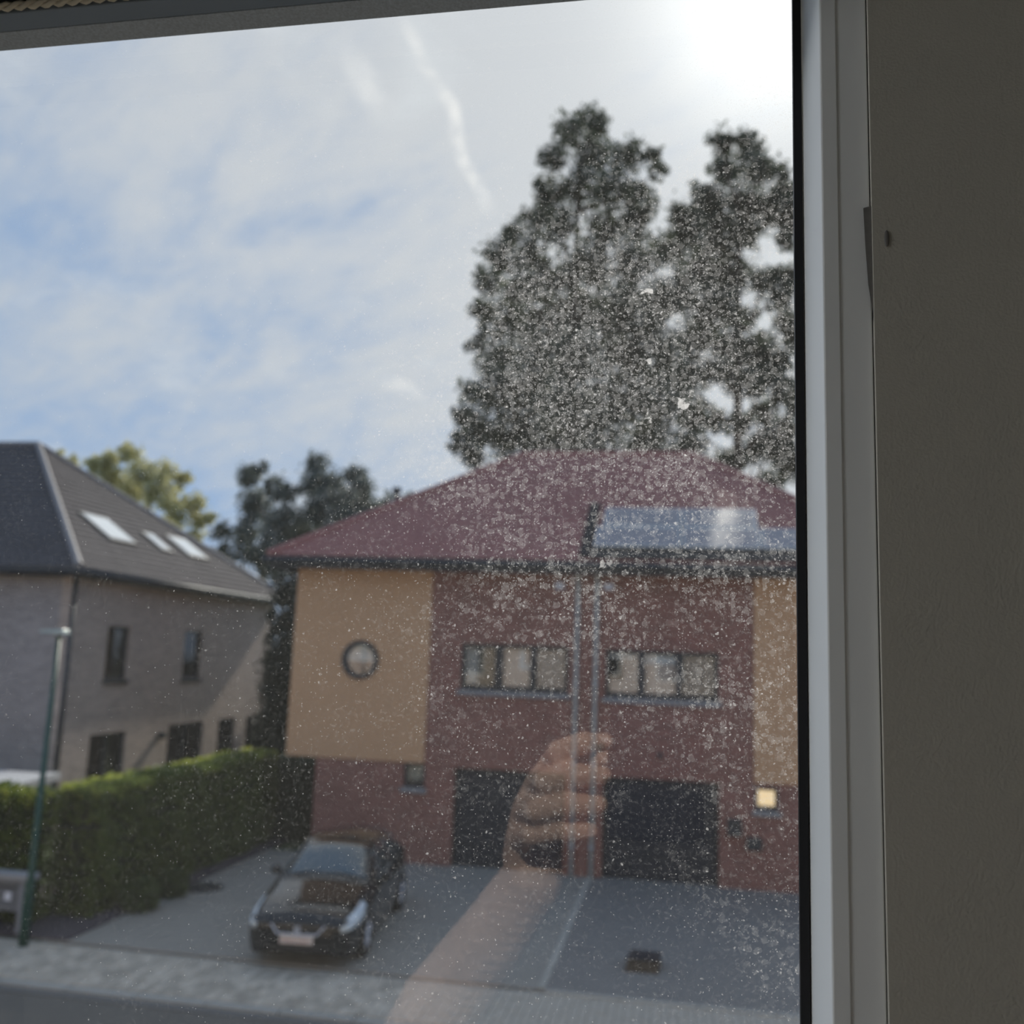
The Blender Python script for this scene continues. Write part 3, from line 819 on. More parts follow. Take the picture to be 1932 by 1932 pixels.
for x0, x1, rnd_win in ((-8.84, -5.60, True), (1.50, 4.74, False)):
    mb = MB()
    cx, cz, r0 = -7.20, 4.34, 0.40
    if rnd_win:
        # front skin with a round opening
        n = 32
        ring = [(cx+r0*math.cos(2*math.pi*i/n), cz+r0*math.sin(2*math.pi*i/n)) for i in range(n)]
        def edge_pt(i):
            t = 2*math.pi*i/n; c_, s_ = math.cos(t), math.sin(t)
            hx = (x1-cx)/c_ if c_ > 1e-9 else ((x0-cx)/c_ if c_ < -1e-9 else 1e9)
            hz = (6.45-cz)/s_ if s_ > 1e-9 else ((2.14-cz)/s_ if s_ < -1e-9 else 1e9)
            k_ = min(hx, hz); return (cx+k_*c_, cz+k_*s_)
        corners = [(x1, 6.45), (x0, 6.45), (x0, 2.14), (x1, 2.14)]
        for yy in (YF-0.04,):
            for i in range(n):
                p, q = edge_pt(i), edge_pt((i+1) % n)
                poly = [ring[i], p]
                for c_ in corners:
                    if (abs(p[0]-c_[0]) < 1e-6) != (abs(q[0]-c_[0]) < 1e-6) and (abs(p[1]-c_[1]) < 1e-6) != (abs(q[1]-c_[1]) < 1e-6): poly.append(c_)
                poly += [q, ring[(i+1) % n]]
                mb.face([(a_, yy, b_) for a_, b_ in poly])
                mb.face([(ring[i][0], yy, ring[i][1]), (ring[(i+1) % n][0], yy, ring[(i+1) % n][1]),
                         (ring[(i+1) % n][0], yy+0.3, ring[(i+1) % n][1]), (ring[i][0], yy+0.3, ring[i][1])])
        mb.box(x0, x0+0.2, YF-0.035, 30.0, 2.14, 6.45); mb.box(x1-0.2, x1, YF-0.035, YF-0.001, 2.14, 6.45)
        mb.box(x0+0.2, x1-0.2, YF-0.035, 30.0, 2.14, 2.34)
    else:
        mb.box(x0, x1, YF-0.04, YF+0.3, 2.14, 6.45); mb.box(x1-0.2, x1, YF+0.3, 30, 2.14, 6.45); mb.box(x0, x1, YF+0.3, 30, 2.14, 2.34)
    mb.build('tan_upper_wall', M_TAN, hs, origin=(0, 0, 0))
# round window
mb = MB(); n = 36
for i in range(n):
    t0, t1 = 2*math.pi*i/n, 2*math.pi*(i+1)/n
    c0, s0, c1, s1 = math.cos(t0), math.sin(t0), math.cos(t1), math.sin(t1)
    ra, rb = 0.335, 0.44
    mb.hexa([(cx+ra*c0, YF-0.09, cz+ra*s0), (cx+rb*c0, YF-0.09, cz+rb*s0), (cx+rb*c1, YF-0.09, cz+rb*s1), (cx+ra*c1, YF-0.09, cz+ra*s1),
             (cx+ra*c0, YF+0.06, cz+ra*s0), (cx+rb*c0, YF+0.06, cz+rb*s0), (cx+rb*c1, YF+0.06, cz+rb*s1), (cx+ra*c1, YF+0.06, cz+ra*s1)])
rw = mb.build('round_window', M_DARK, hs); rw['label'] = 'round porthole window in a dark ring frame'
mb = MB(); mb.tube([(cx, YF+0.0, cz), (cx, YF+0.012, cz)], 0.34, 36); mb.build('pane', house_glass('porthole_glass', (0.95, 0.95, 0.95), 0.12), rw)
mb = MB(); mb.box(cx-0.39, cx+0.39, YF+0.03, YF+0.04, cz-0.03, cz+0.40); mb.build('blind', M_PALE, rw)  # pale sheet stands in for bright sky reflected in the upper pane
mb = MB(); mb.box(cx-0.39, cx+0.39, YF+0.05, YF+0.06, cz-0.40, cz-0.03); mb.build('pane_reflection', plain('brown_reflection', (0.34, 0.21, 0.17), 0.9), rw)  # brown sheet stands in for the facade reflected in the lower pane


def house_window(h, mull, parent, sill=True, y=YF, glass=M_HGLASS, fw=0.085):
    x0, x1, z0, z1 = h
    f = MB()
    yy0, yy1 = y+0.05, y+0.13
    f.box(x0, x0+fw, yy0, yy1, z0, z1); f.box(x1-fw, x1, yy0, yy1, z0, z1)
    f.box(x0+fw, x1-fw, yy0, yy1, z0, z0+fw+0.03); f.box(x0+fw, x1-fw, yy0, yy1, z1-fw, z1)
    for a_, b_ in mull: f.box(a_, b_, yy0, yy1, z0+fw+0.03, z1-fw)
    w = f.build('window', M_DARK, parent)
    e = [x0+fw]+[v for ab in mull for v in ab]+[x1-fw]
    for i in range(0, len(e), 2): bx('pane', glass, w, e[i], e[i+1], yy0+0.03, yy0+0.038, z0+fw+0.03, z1-fw)
    bx('dark_room', M_INSIDE, w, x0, x1, y+0.9, y+0.92, z0-0.1, z1+0.1)
    if sill: bx('window_sill', M_STONE, parent, x0-0.06, x1+0.06, y-0.07, y+0.12, z0-0.11, z0-0.0005, 0.01)
    return w


h = holes_up[0]
w1 = house_window(h, [(-4.10, -3.91), (-3.31, -3.15)], hs)
w1['label'] = 'triple window left of the downpipes'
bx('pane_reflection', plain('greyish_reflection', (0.62, 0.57, 0.50), 0.9), w1, -4.78, -4.50, YF+0.140, YF+0.150, 3.9, 4.72)  # lighter strip painted in as part of the pane's reflection
bx('pane_reflection', M_BEIGEREFL, w1, -3.93, -3.30, YF+0.145, YF+0.155, 3.85, 4.75)  # beige sheet stands in for the sunlit facade mirrored in this pane
bx('blind', M_PALE, w1, -3.56, -3.44, YF+0.132, YF+0.138, 4.26, 4.70)  # pale L stands in for a white window mirrored in the pane
bx('blind', M_PALE, w1, -3.4401, -3.31, YF+0.132, YF+0.138, 4.26, 4.36)  # lower leg of the same painted reflection
bx('dim_pane_reflection', M_GREYREFL, w1, -3.19, -2.49, YF+0.140, YF+0.150, 3.85, 4.75)  # grey sheet stands in for the dim reflection in this pane
h = holes_up[1]
w2 = house_window(h, [(-0.94, -0.78), (-0.13, 0.0)], hs)
w2['label'] = 'triple window right of the downpipes'
bx('blind', M_PALE, w2, -1.58, -0.93, YF+0.132, YF+0.139, 4.60, 4.73)
bx('blind', M_PALE, w2, -0.80, -0.13, YF+0.132, YF+0.139, 4.50, 4.73)
bx('pane_reflection', M_BEIGEREFL, w2, -1.25, -0.93, YF+0.145, YF+0.155, 3.85, 4.6)  # beige sheets in this window stand in for the reflected facade
bx('pane_reflection', M_BEIGEREFL, w2, -1.58, -1.2501, YF+0.145, YF+0.155, 3.85, 4.12)
bx('pane_reflection', M_BEIGEREFL, w2, -0.80, -0.13, YF+0.145, YF+0.155, 3.85, 4.5)
bx('dim_pane_reflection', plain('blue_reflection', (0.045, 0.07, 0.095), 0.8), w2, -0.01, 0.72, YF+0.145, YF+0.155, 3.85, 4.75)  # dark blue sheet stands in for sky reflected in this pane
w3 = house_window(holes_lo[2], [], hs, fw=0.06); w3['label'] = 'small square window under the tan wall'
bx('blind', M_DIMLIT, w3, -5.98, -5.64, YF+0.132, YF+0.139, 1.75, 2.08)
w4 = house_window(holes_lo[3], [], hs, glass=house_glass('clear_lit_glass', (1, 1, 1), 0.04), fw=0.06); w4['label'] = 'small square window glowing with warm light'
bx('lit_blind', M_LIT, w4, 1.55, 1.95, YF+0.132, YF+0.139, 1.62, 2.02)
# garage doors, five pressed sections each
for x0, x1, lab in ((-4.91, -2.45, 'dark navy garage door behind the car'), (-1.64, 0.79, 'dark navy garage door of the right-hand home')):
    gd = bx('garage_door', M_DARK, hs, x0+0.002, x1-0.002, YF+0.16, YF+0.18, 0.0, 2.083); gd['label'] = lab
    for i in range(5):
        bx('garage_section', M_GARAGE, gd, x0+0.03, x1-0.03, YF+0.125, YF+0.159, 0.02+i*0.412, 0.02+i*0.412+0.402, 0.012)
# downpipes, lamps, small fittings
for x in (-2.27, -1.85):
    mb = MB(); mb.tube([(x, YF-0.07, 0.02), (x, YF-0.07, 6.2), (x, YF-0.35, 6.5)], 0.048, 14)
    dp = mb.build('downpipe', M_ZINC, hs, smooth=True)
    for zz in (0.6, 2.3, 4.0, 5.6):
        mb = MB(); mb.tube([(x, YF-0.07, zz), (x, YF-0.07, zz+0.04)], 0.056, 14); mb.build('bracket', M_ZINC, dp)
def lampbox(nm, m, x, z, w, hh, lab, d=0.1):
    o = bx(nm, m, hs, x-w/2, x+w/2, YF-d, YF, z-hh/2, z+hh/2, 0.015); o['label'] = lab
    return o
lampbox('floodlight', M_WHITE, -2.68, 6.13, 0.20, 0.16, 'white floodlight left of the downpipes')
lampbox('floodlight', M_WHITE, -1.60, 6.13, 0.20, 0.14, 'white floodlight right of the downpipes')
lampbox('door_lamp', M_DARK, -0.44, 2.585, 0.10, 0.10, 'tiny dark lamp over the garage door')
lampbox('door_lamp', M_DARK, -1.70, 2.70, 0.12, 0.16, 'small dark lamp beside the downpipe')
lb = lampbox('letterbox', M_IRON, 1.10, 1.22, 0.28, 0.34, 'dark letterbox right of the garage', 0.14)
bx('slot', M_GASKET, lb, 1.0, 1.2, YF-0.146, YF-0.141, 1.28, 1.31)
lampbox('meter_box', M_IRON, 1.50, 0.92, 0.30, 0.26, 'dark meter box low on the wall', 0.12)
# roof: tiled hips, fascia with gutter, party-line flashing, vent
E1, E2, E3, E4 = (-9.35, 20.25, 6.63), (5.25, 20.25, 6.63), (5.25, 30.75, 6.63), (-9.35, 30.75, 6.63)
RA, RB = (-4.4, 25.5, 10.1), (0.2, 25.5, 10.1)
mb = MB()
mb.face([E1, E2, RB, RA]); mb.face([E2, E3, RB]); mb.face([E3, E4, RA, RB]); mb.face([E4, E1, RA]); mb.face([E4, E3, E2, E1])
rf = mb.build('roof', M_REDTILE, hs, origin=(0, 0, 0))
mb = MB()
tiles(mb, E1, E2, RB, RA, 0.30, 0.34); tiles(mb, E4, E1, RA, RA, 0.30, 0.34); tiles(mb, E2, E3, RB, RB, 0.30, 0.34); tiles(mb, E3, E4, RA, RB, 0.30, 0.34)
o = mb.build('roof_tiles', M_REDTILE, rf, origin=(0, 0, 0)); o['kind'] = 'stuff'
mb = MB()
for p, q in ((E1, RA), (E2, RB), (E3, RB), (E4, RA), (RA, RB)):
    n = int((Vector(q)-Vector(p)).length/0.4)
    for i in range(n):
        a_, b_ = Vector(p).lerp(Vector(q), i/n), Vector(p).lerp(Vector(q), (i+0.97)/n)
        mb.tube([a_+Vector((0, 0, 0.02)), b_+Vector((0, 0, 0.04))], [0.10, 0.085], 8)
mb.build('ridge_tiles', M_REDTILE, rf, origin=(0, 0, 0))['kind'] = 'stuff'
mb = MB()
mb.box(-9.33, 5.23, 20.30, 20.36, 6.36, 6.62); mb.box(-9.33, -9.27, 20.36, 30.7, 6.36, 6.62); mb.box(5.17, 5.23, 20.36, 30.7, 6.36, 6.62)
mb.box(-9.27, 5.17, 20.36, YF+0.1, 6.40, 6.44)
mb.build('fascia', M_GUTTER, hs)
mb = MB()
for a_, b_ in (((-9.4, 20.22, 6.53), (5.3, 20.22, 6.53)), ((-9.42, 20.2, 6.53), (-9.42, 30.8, 6.53))): mb.tube([a_, b_], 0.075, 10)
mb.build('gutter', M_GUTTER, hs, smooth=True)
mb = MB(); sl_ = (10.1-6.63)/5.25
mb.hexa([(-2.22, 20.3, 6.66+0.05), (-1.98, 20.3, 6.71), (-1.98, 22.6, 6.71+2.3*sl_), (-2.22, 22.6, 6.71+2.3*sl_),
         (-2.22, 20.3, 6.78), (-1.98, 20.3, 6.78), (-1.98, 22.6, 6.78+2.3*sl_), (-2.22, 22.6, 6.78+2.3*sl_)])
mb.build('party_flashing', plain('dark_lead', (0.03, 0.03, 0.034), 0.9, spec=0.1), hs)['label'] = 'dark flashing strip between the two roof halves'
mb = MB(); mb.tube([(-7.30, 23.2, 8.0), (-7.30, 23.2, 8.62)], 0.085, 12); mb.tube([(-7.30, 23.2, 8.62), (-7.30, 23.2, 8.74)], 0.12, 12)
mb.build('vent_pipe', M_DARK, hs)
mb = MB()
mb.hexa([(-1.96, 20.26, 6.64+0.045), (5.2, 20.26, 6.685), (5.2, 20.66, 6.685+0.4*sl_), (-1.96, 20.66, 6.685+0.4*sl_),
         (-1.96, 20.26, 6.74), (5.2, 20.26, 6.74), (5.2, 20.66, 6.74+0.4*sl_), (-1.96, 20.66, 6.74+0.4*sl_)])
mb.build('panel_shadow_strip', M_GASKET, hs)['label'] = 'black strip standing for the shadow under the solar panels'  # dark strip puts the panels' shade on the roof edge as colour
# solar panels on rails over the right half
def panel(x0, x1, y0, y1):
    zf = lambda y: 6.63+(y-20.25)*sl_
    nv = Vector((0, -sl_, 1)).normalized()
    def P(x, y, d): return Vector((x, y, zf(y)))+nv*d
    f = MB().hexa([P(x0, y0, 0.12), P(x1, y0, 0.12), P(x1, y1, 0.12), P(x0, y1, 0.12), P(x0, y0, 0.16), P(x1, y0, 0.16), P(x1, y1, 0.16), P(x0, y1, 0.16)]).build('solar_panel', M_ZINC, hs)
    e = 0.03
    MB().hexa([P(x0+e, y0+e, 0.1601), P(x1-e, y0+e, 0.1601), P(x1-e, y1-e, 0.1601), P(x0+e, y1-e, 0.1601), P(x0+e, y0+e, 0.163), P(x1-e, y0+e, 0.163), P(x1-e, y1-e, 0.163), P(x0+e, y1-e, 0.163)]).build('solar_glass', M_SOLAR, f)
for x0, x1 in ((-1.92, -0.06), (-0.02, 1.62), (1.66, 3.30)): panel(x0, x1, 20.62, 21.42)
for x0, x1 in ((-1.80, -0.06), (-0.02, 1.62)): panel(x0, x1, 21.46, 22.28)

# ------------------------------------------------------------------ left house: grey brick under a slate-grey hipped roof
lh = empty('house', (-19, 25.5, 0), 'grey brick house with a dark hipped roof and three skylights, behind the hedge', 'house')
XW = -14.0
sw_ = [(21.52, 22.50, 3.58, 4.93), (25.25, 26.30, 3.56, 4.95), (21.21, 22.75, 0.05, 2.29), (24.80, 26.80, 0.95, 2.31), (27.72, 28.85, 0.95, 2.30), (29.62, 30.75, 0.95, 2.27)]
mb = MB(); wall_cells(mb, 20.0, 31.2, -0.1, 6.2, sw_, lambda u0, u1, z0, z1: mb.box(XW-0.3, XW, u0, u1, z0, z1))
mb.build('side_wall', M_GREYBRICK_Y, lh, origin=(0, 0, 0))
mb = MB(); mb.box(-26, XW-0.3, 20.0, 20.3, -0.1, 6.2); mb.box(-26, XW-0.3, 30.9, 31.2, -0.1, 6.2); mb.box(-26, -25.7, 20.3, 30.9, -0.1, 6.2)
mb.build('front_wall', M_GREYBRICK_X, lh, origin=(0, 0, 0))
labs = ['tall upper window nearest the street', 'tall upper window farther along the side', 'greenish glazed garden door', 'wide dark ground-floor window', 'narrow dark window near the far end', 'narrow dark window at the far end']
for i, h in enumerate(sw_):
    f = MB(); y0, y1, z0, z1 = h; fw = 0.07; xa, xb = XW-0.16, XW-0.06
    f.box(xa, xb, y0, y0+fw, z0, z1); f.box(xa, xb, y1-fw, y1, z0, z1); f.box(xa, xb, y0+fw, y1-fw, z0, z0+fw); f.box(xa, xb, y0+fw, y1-fw, z1-fw, z1)
    if i in (2, 3): f.box(xa, xb, (y0+y1)/2-0.05, (y0+y1)/2+0.05, z0+fw, z1-fw)
    w = f.build('garden_door' if i == 2 else 'window', M_DARK, lh); w['label'] = labs[i]
    if i in (2, 3):
        for a_, b_ in ((y0+fw, (y0+y1)/2-0.05), ((y0+y1)/2+0.05, y1-fw)): bx('pane', M_DGLASS, w, XW-0.12, XW-0.11, a_, b_, z0+fw, z1-fw)
    else:
        bx('pane', M_DGLASS, w, XW-0.12, XW-0.11, y0+fw, y1-fw, z0+fw, z1-fw)
    bx('dark_room', plain('greenish_dark', (0.05, 0.075, 0.068), 0.9) if i == 2 else M_INSIDE, w, XW-0.50, XW-0.48, y0-0.1, y1+0.1, z0-0.05, z1+0.1)
    if i != 2: bx('window_sill', M_IRON, lh, XW-0.06, XW+0.06, y0-0.05, y1+0.05, z0-0.09, z0-0.0005)
A_, B_, T_ = (-13.65, 19.6, 6.20), (-13.65, 31.55, 6.20), (-19.67, 25.6, 10.45)
C_, D_, U_ = (-26.35, 31.55, 6.20), (-26.35, 19.6, 6.20), (-24.0, 25.6, 10.45)
mb = MB(); mb.face([A_, B_, T_]); mb.face([D_, A_, T_, U_]); mb.face([B_, C_, U_, T_]); mb.face([C_, D_, U_]); mb.face([D_, C_, B_, A_])
rf = mb.build('roof', M_GREYTILE, lh, origin=(0, 0, 0))
mb = MB(); tiles(mb, A_, B_, T_, T_, 0.26, 0.30); tiles(mb, D_, A_, T_, U_, 0.26, 0.30)
mb.build('roof_tiles', M_GREYTILE, rf, origin=(0, 0, 0))['kind'] = 'stuff'
mb = MB()
for p, q in ((A_, T_), (B_, T_), (T_, U_)):
    n = int((Vector(q)-Vector(p)).length/0.35)
    for i in range(n):
        a_, b_ = Vector(p).lerp(Vector(q), i/n), Vector(p).lerp(Vector(q), (i+0.97)/n)
        mb.tube([a_+Vector((0, 0, 0.02)), b_+Vector((0, 0, 0.04))], [0.11, 0.09], 8)
mb.build('ridge_tiles', plain('ridge_grey', (0.24, 0.22, 0.215), 0.6), rf, origin=(0, 0, 0))['kind'] = 'stuff'
mb = MB(); mb.box(-13.72, -13.62, 19.58, 31.55, 5.98, 6.18); mb.box(-26.3, -13.72, 19.57, 19.67, 5.98, 6.18); mb.box(-14.0, -13.72, 19.67, 31.5, 6.0, 6.04)
mb.build('fascia', M_GUTTER, lh)
mb = MB(); mb.tube([(-13.56, 19.5, 6.1), (-13.56, 31.6, 6.1)], 0.08, 10); mb.tube([(-26.3, 19.5, 6.1), (-13.56, 19.5, 6.1)], 0.08, 10); mb.build('gutter', M_GUTTER, lh, smooth=True)
mb = MB(); mb.tube([(-13.92, 19.93, 0.05), (-13.92, 19.93, 6.0)], 0.06, 12); mb.build('downpipe', M_DARK, lh, smooth=True)['label'] = 'dark corner downpipe'
# skylights lie in the hip slope
nv = (Vector(B_)-Vector(A_)).cross(Vector(T_)-Vector(A_)).normalized()
if nv.z < 0: nv = -nv
def on_roof(x, y):
    a0 = Vector(A_); return Vector((x, y, a0.z-(nv.x*(x-a0.x)+nv.y*(y-a0.y))/nv.z))
for y0, y1, x0, x1 in ((22.80, 23.95, -16.0, -15.10), (25.42, 25.90, -15.74, -15.12), (27.00, 28.10, -15.90, -15.12)):
    def box_on(nm, m, par, e, lo, hi):
        cs = [on_roof(*q) for q in ((x0-e, y0-e), (x0-e, y1+e), (x1+e, y1+e), (x1+e, y0-e))]
        return MB().hexa([c+nv*lo for c in cs]+[c+nv*hi for c in cs]).build(nm, m, par)
    sk = box_on('skylight', M_GUTTER, lh, 0.07, 0.0, 0.09)
    box_on('pane', M_SKYLIGHT, sk, 0.0, 0.0901, 0.10)
o = bx('wall_lamp', M_DARK, lh, XW, XW+0.16, 24.25, 24.45, 1.98, 2.16, 0.02); o['label'] = 'dark wall lamp between garden door and window'
# low pale-roofed annex in front of the grey house
cn = empty('canopy', (-13.4, 17.6, 0), 'low pale flat-roofed lean-to in front of the grey house', 'canopy')
MB().hexa([(-16.5, 15.3, 1.66), (-12.15, 15.3, 1.66), (-12.85, 18.5, 1.66), (-16.5, 18.5, 1.66),
           (-16.5, 15.3, 1.76), (-12.15, 15.3, 1.76), (-12.85, 18.5, 1.76), (-16.5, 18.5, 1.76)]).build('roof_sheet', M_CANOPY, cn, bevel=0.01)
MB().hexa([(-16.5, 15.26, 1.64), (-12.11, 15.26, 1.64), (-12.81, 18.54, 1.64), (-12.86, 18.50, 1.64),
           (-16.5, 15.26, 1.79), (-12.11, 15.26, 1.79), (-12.81, 18.54, 1.79), (-12.86, 18.50, 1.79)]).build('trim', plain('dull_white_trim', (0.42, 0.42, 0.43)), cn)
for x, y in ((-16.3, 15.5), (-12.4, 15.5), (-13.0, 18.3), (-16.3, 18.3)): bx('post', M_CONCRETE, cn, x-0.05, x+0.05, y-0.05, y+0.05, -0.02, 1.659)

# ------------------------------------------------------------------ street lamp
lp = empty('street_lamp', (-9.69, 13.54, 0), 'slim dark green street lamp post with a pale flat head at the pavement edge', 'street lamp')
mb = MB(); mb.tube([(-9.69, 13.54, -0.03), (-9.69, 13.54, 0.9), (-9.68, 13.54, 0.95), (-9.65, 13.54, 4.60)], [0.072, 0.068, 0.052, 0.034], 16)
mb.build('pole', M_GREENPOLE, lp, smooth=True)
bx('access_door', M_GREENPOLE, lp, -9.72, -9.66, 13.462, 13.478, 0.35, 0.75)
mb = MB(); mb.tube([(-9.65, 13.54, 4.56), (-9.65, 13.54, 4.66)], [0.045, 0.06], 14); mb.build('collar', M_GREENPOLE, lp)
mb = MB()
mb.hexa([(-9.92, 13.40, 4.645), (-9.50, 13.42, 4.635), (-9.50, 13.62, 4.635), (-9.92, 13.62, 4.645),
         (-9.90, 13.42, 4.675), (-9.53, 13.44, 4.705), (-9.53, 13.60, 4.705), (-9.90, 13.60, 4.675)])
mb.build('lamp_head', M_LAMPHEAD, lp, bevel=0.012)
bx('lamp_lens', M_WHITE, lp, -9.66, -9.53, 13.45, 13.59, 4.615, 4.634)

# ------------------------------------------------------------------ letterbox pillar at the left edge
lt = empty('letterbox', (-10.3, 13.98, 0), 'grey letterbox on two stone pillars behind the street lamp', 'letterbox')
bx('pillar', M_CONCRETE, lt, -10.12, -9.98, 13.90, 14.08, -0.02, 0.80, 0.008); bx('pillar', M_CONCRETE, lt, -10.72, -10.58, 13.90, 14.08, -0.02, 0.80, 0.008)
bx('box', plain('grey_steel_box', (0.16, 0.165, 0.18), 0.5), lt, -10.579, -10.121, 13.91, 14.08, 0.34, 0.79, 0.006)
bx('cap', plain('pale_cap', (0.36, 0.35, 0.35), 0.8), lt, -10.76, -9.94, 13.86, 14.12, 0.801, 0.90, 0.012)
bx('name_card', M_WHITE, lt, -10.36, -10.25, 13.895, 13.909, 0.50, 0.62)
bx('slot', M_GASKET, lt, -10.50, -10.18, 13.900, 13.909, 0.68, 0.71)

# ------------------------------------------------------------------ hedges and shrubs
def hedge(loc, x0, x1, y0, y1, z1, label, n, mat, cat='hedge'):
    h = empty('hedge', loc, label, cat)
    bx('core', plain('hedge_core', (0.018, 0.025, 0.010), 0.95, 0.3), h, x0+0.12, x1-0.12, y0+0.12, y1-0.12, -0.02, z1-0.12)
    pts = []
    areas = {'top': (x1-x0)*(y1-y0), 'right': (y1-y0)*z1, 'left': (y1-y0)*z1, 'front': (x1-x0)*z1, 'back': (x1-x0)*z1}
    tot = sum(areas.values())
    for k_, A in areas.items():
        m_ = int(n*A/tot); u, v = rng.uniform(size=m_), rng.uniform(size=m_)
        d = np.abs(rng.normal(size=m_))*0.07
        if k_ == 'top': P = np.stack([x0+u*(x1-x0), y0+v*(y1-y0), z1-d], 1)
        elif k_ == 'right': P = np.stack([x1-d, y0+u*(y1-y0), v*z1], 1)
        elif k_ == 'left': P = np.stack([x0+d, y0+u*(y1-y0), v*z1], 1)
        elif k_ == 'front': P = np.stack([x0+u*(x1-x0), y0+d, v*z1], 1)
        else: P = np.stack([x0+u*(x1-x0), y1-d, v*z1], 1)
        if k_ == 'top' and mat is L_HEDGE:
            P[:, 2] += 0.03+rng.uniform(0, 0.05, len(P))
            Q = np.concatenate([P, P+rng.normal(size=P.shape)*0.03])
            leaves('sunlit_top', leaf('sunlit_top_leaf', (0.30, 0.36, 0.05), (0.55, 0.56, 0.11), 0.5), Q, 0.05, h)  # yellow-green leaves carry the sunlight on the hedge top in their colour
        pts.append(P)
    pts = np.concatenate(pts)
    wob = 0.05*np.sin(pts[:, 1]*2.1+pts[:, 0])+0.04*np.sin(pts[:, 1]*5.3+pts[:, 2]*3)+0.04*np.sin(pts[:, 0]*3.7)
    pts[:, 0] += wob; pts[:, 2] += np.where(pts[:, 2] > z1*0.7, wob, 0)
    leaves('foliage', mat, pts, 0.055, h)
    return h


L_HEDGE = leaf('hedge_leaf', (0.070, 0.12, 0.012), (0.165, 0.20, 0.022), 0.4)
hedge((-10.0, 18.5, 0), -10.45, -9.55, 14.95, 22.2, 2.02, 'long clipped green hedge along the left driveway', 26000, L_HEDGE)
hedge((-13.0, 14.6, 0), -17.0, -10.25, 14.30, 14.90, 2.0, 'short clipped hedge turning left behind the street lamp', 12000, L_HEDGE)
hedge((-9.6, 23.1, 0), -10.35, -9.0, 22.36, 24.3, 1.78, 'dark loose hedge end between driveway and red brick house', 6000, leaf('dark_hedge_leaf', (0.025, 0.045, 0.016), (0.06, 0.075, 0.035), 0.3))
for c, r, lab in (((-9.14, 15.75, 0.22), 0.34, 'small rounded shrub at the foot of the hedge, nearer the pavement'), ((-9.10, 16.75, 0.22), 0.30, 'low leafy shrub at the foot of the hedge, second from the pavement')):
    sh = empty('shrub', (c[0], c[1], 0), lab, 'shrub')
    d = rng.normal(size=(1500, 3)); d /= np.linalg.norm(d, axis=1)[:, None]
    P = np.array(c)+d*r*rng.uniform(0.7, 1.0, size=(1500, 1)); P = P[P[:, 2] > 0.03]
    leaves('foliage', leaf('shrub_leaf', (0.05, 0.09, 0.02), (0.11, 0.15, 0.03), 0.35), P, 0.04, sh)
    mb = MB()
    for i in range(5):
        t = i*1.257; mb.tube([(c[0], c[1], 0.0), (c[0]+0.6*r*math.cos(t), c[1]+0.6*r*math.sin(t), c[2]+0.1)], [0.014, 0.006], 6)
    mb.build('stem', M_BARK, sh)

# ------------------------------------------------------------------ trees
props(MB().box(-13.7, -9.0, 31.9, 32.2, -0.1, 3.9).build('garden_wall', plain('grey_garden_render', (0.22, 0.22, 0.225), 0.9, 0.1)), kind='structure')
CROWN_A=[(-3.5,33.0,24.7,0.59),(-4.6,34.8,25.3,0.70),(-4.7,31.6,22.5,0.57),(-3.6,34.8,24.3,0.82),(-2.2,32.2,22.6,0.69),(-1.3,32.7,22.9,0.40),(-1.0,34.3,23.2,0.38),(-5.1,32.6,21.6,0.66),(-3.9,33.2,22.0,0.84),(-2.4,31.1,20.7,0.78),(-1.6,34.0,21.7,0.69),(-5.6,33.2,20.8,0.63),(-4.5,32.3,20.1,0.72),(-2.1,34.2,20.8,0.80),(-3.1,32.2,19.7,0.72),(-6.4,32.8,20.2,0.48),(-6.6,31.5,18.8,0.60),(-5.7,32.6,19.2,0.73),(-3.2,31.8,18.4,0.89),(-1.9,32.0,18.4,0.90),(-7.4,34.0,18.8,0.65),(-5.8,32.1,17.8,0.81),(-4.7,32.9,18.3,0.83),(-7.9,34.9,18.0,0.55),(-6.8,34.8,17.6,0.98),(-5.2,33.9,17.0,1.04),(-3.7,33.2,17.1,1.02),(-2.3,32.1,16.9,0.99),(-7.2,31.6,15.6,0.39),(-7.2,34.9,16.1,0.88),(-5.4,33.1,15.1,1.11),(-3.7,31.5,14.8,1.06),(-2.3,33.5,15.6,1.13),(-8.0,34.1,14.4,0.53),(-6.9,33.5,14.2,0.84),(-5.8,34.7,14.1,1.16),(-3.8,31.2,13.0,1.05),(-2.5,33.1,13.5,1.11),(-8.0,32.8,13.1,0.46),(-7.7,31.2,11.9,0.42),(-7.5,33.6,12.8,0.75),(-6.5,34.4,12.6,0.96),(-4.8,33.4,12.2,1.12),(-3.1,32.0,11.7,1.08),(-1.2,34.4,17.7,0.96),(-1.0,33.0,15.6,1.02),(-1.0,33.0,13.8,1.11),(-1.3,34.0,12.3,1.14),(-7.3,31.6,11.4,0.53)]
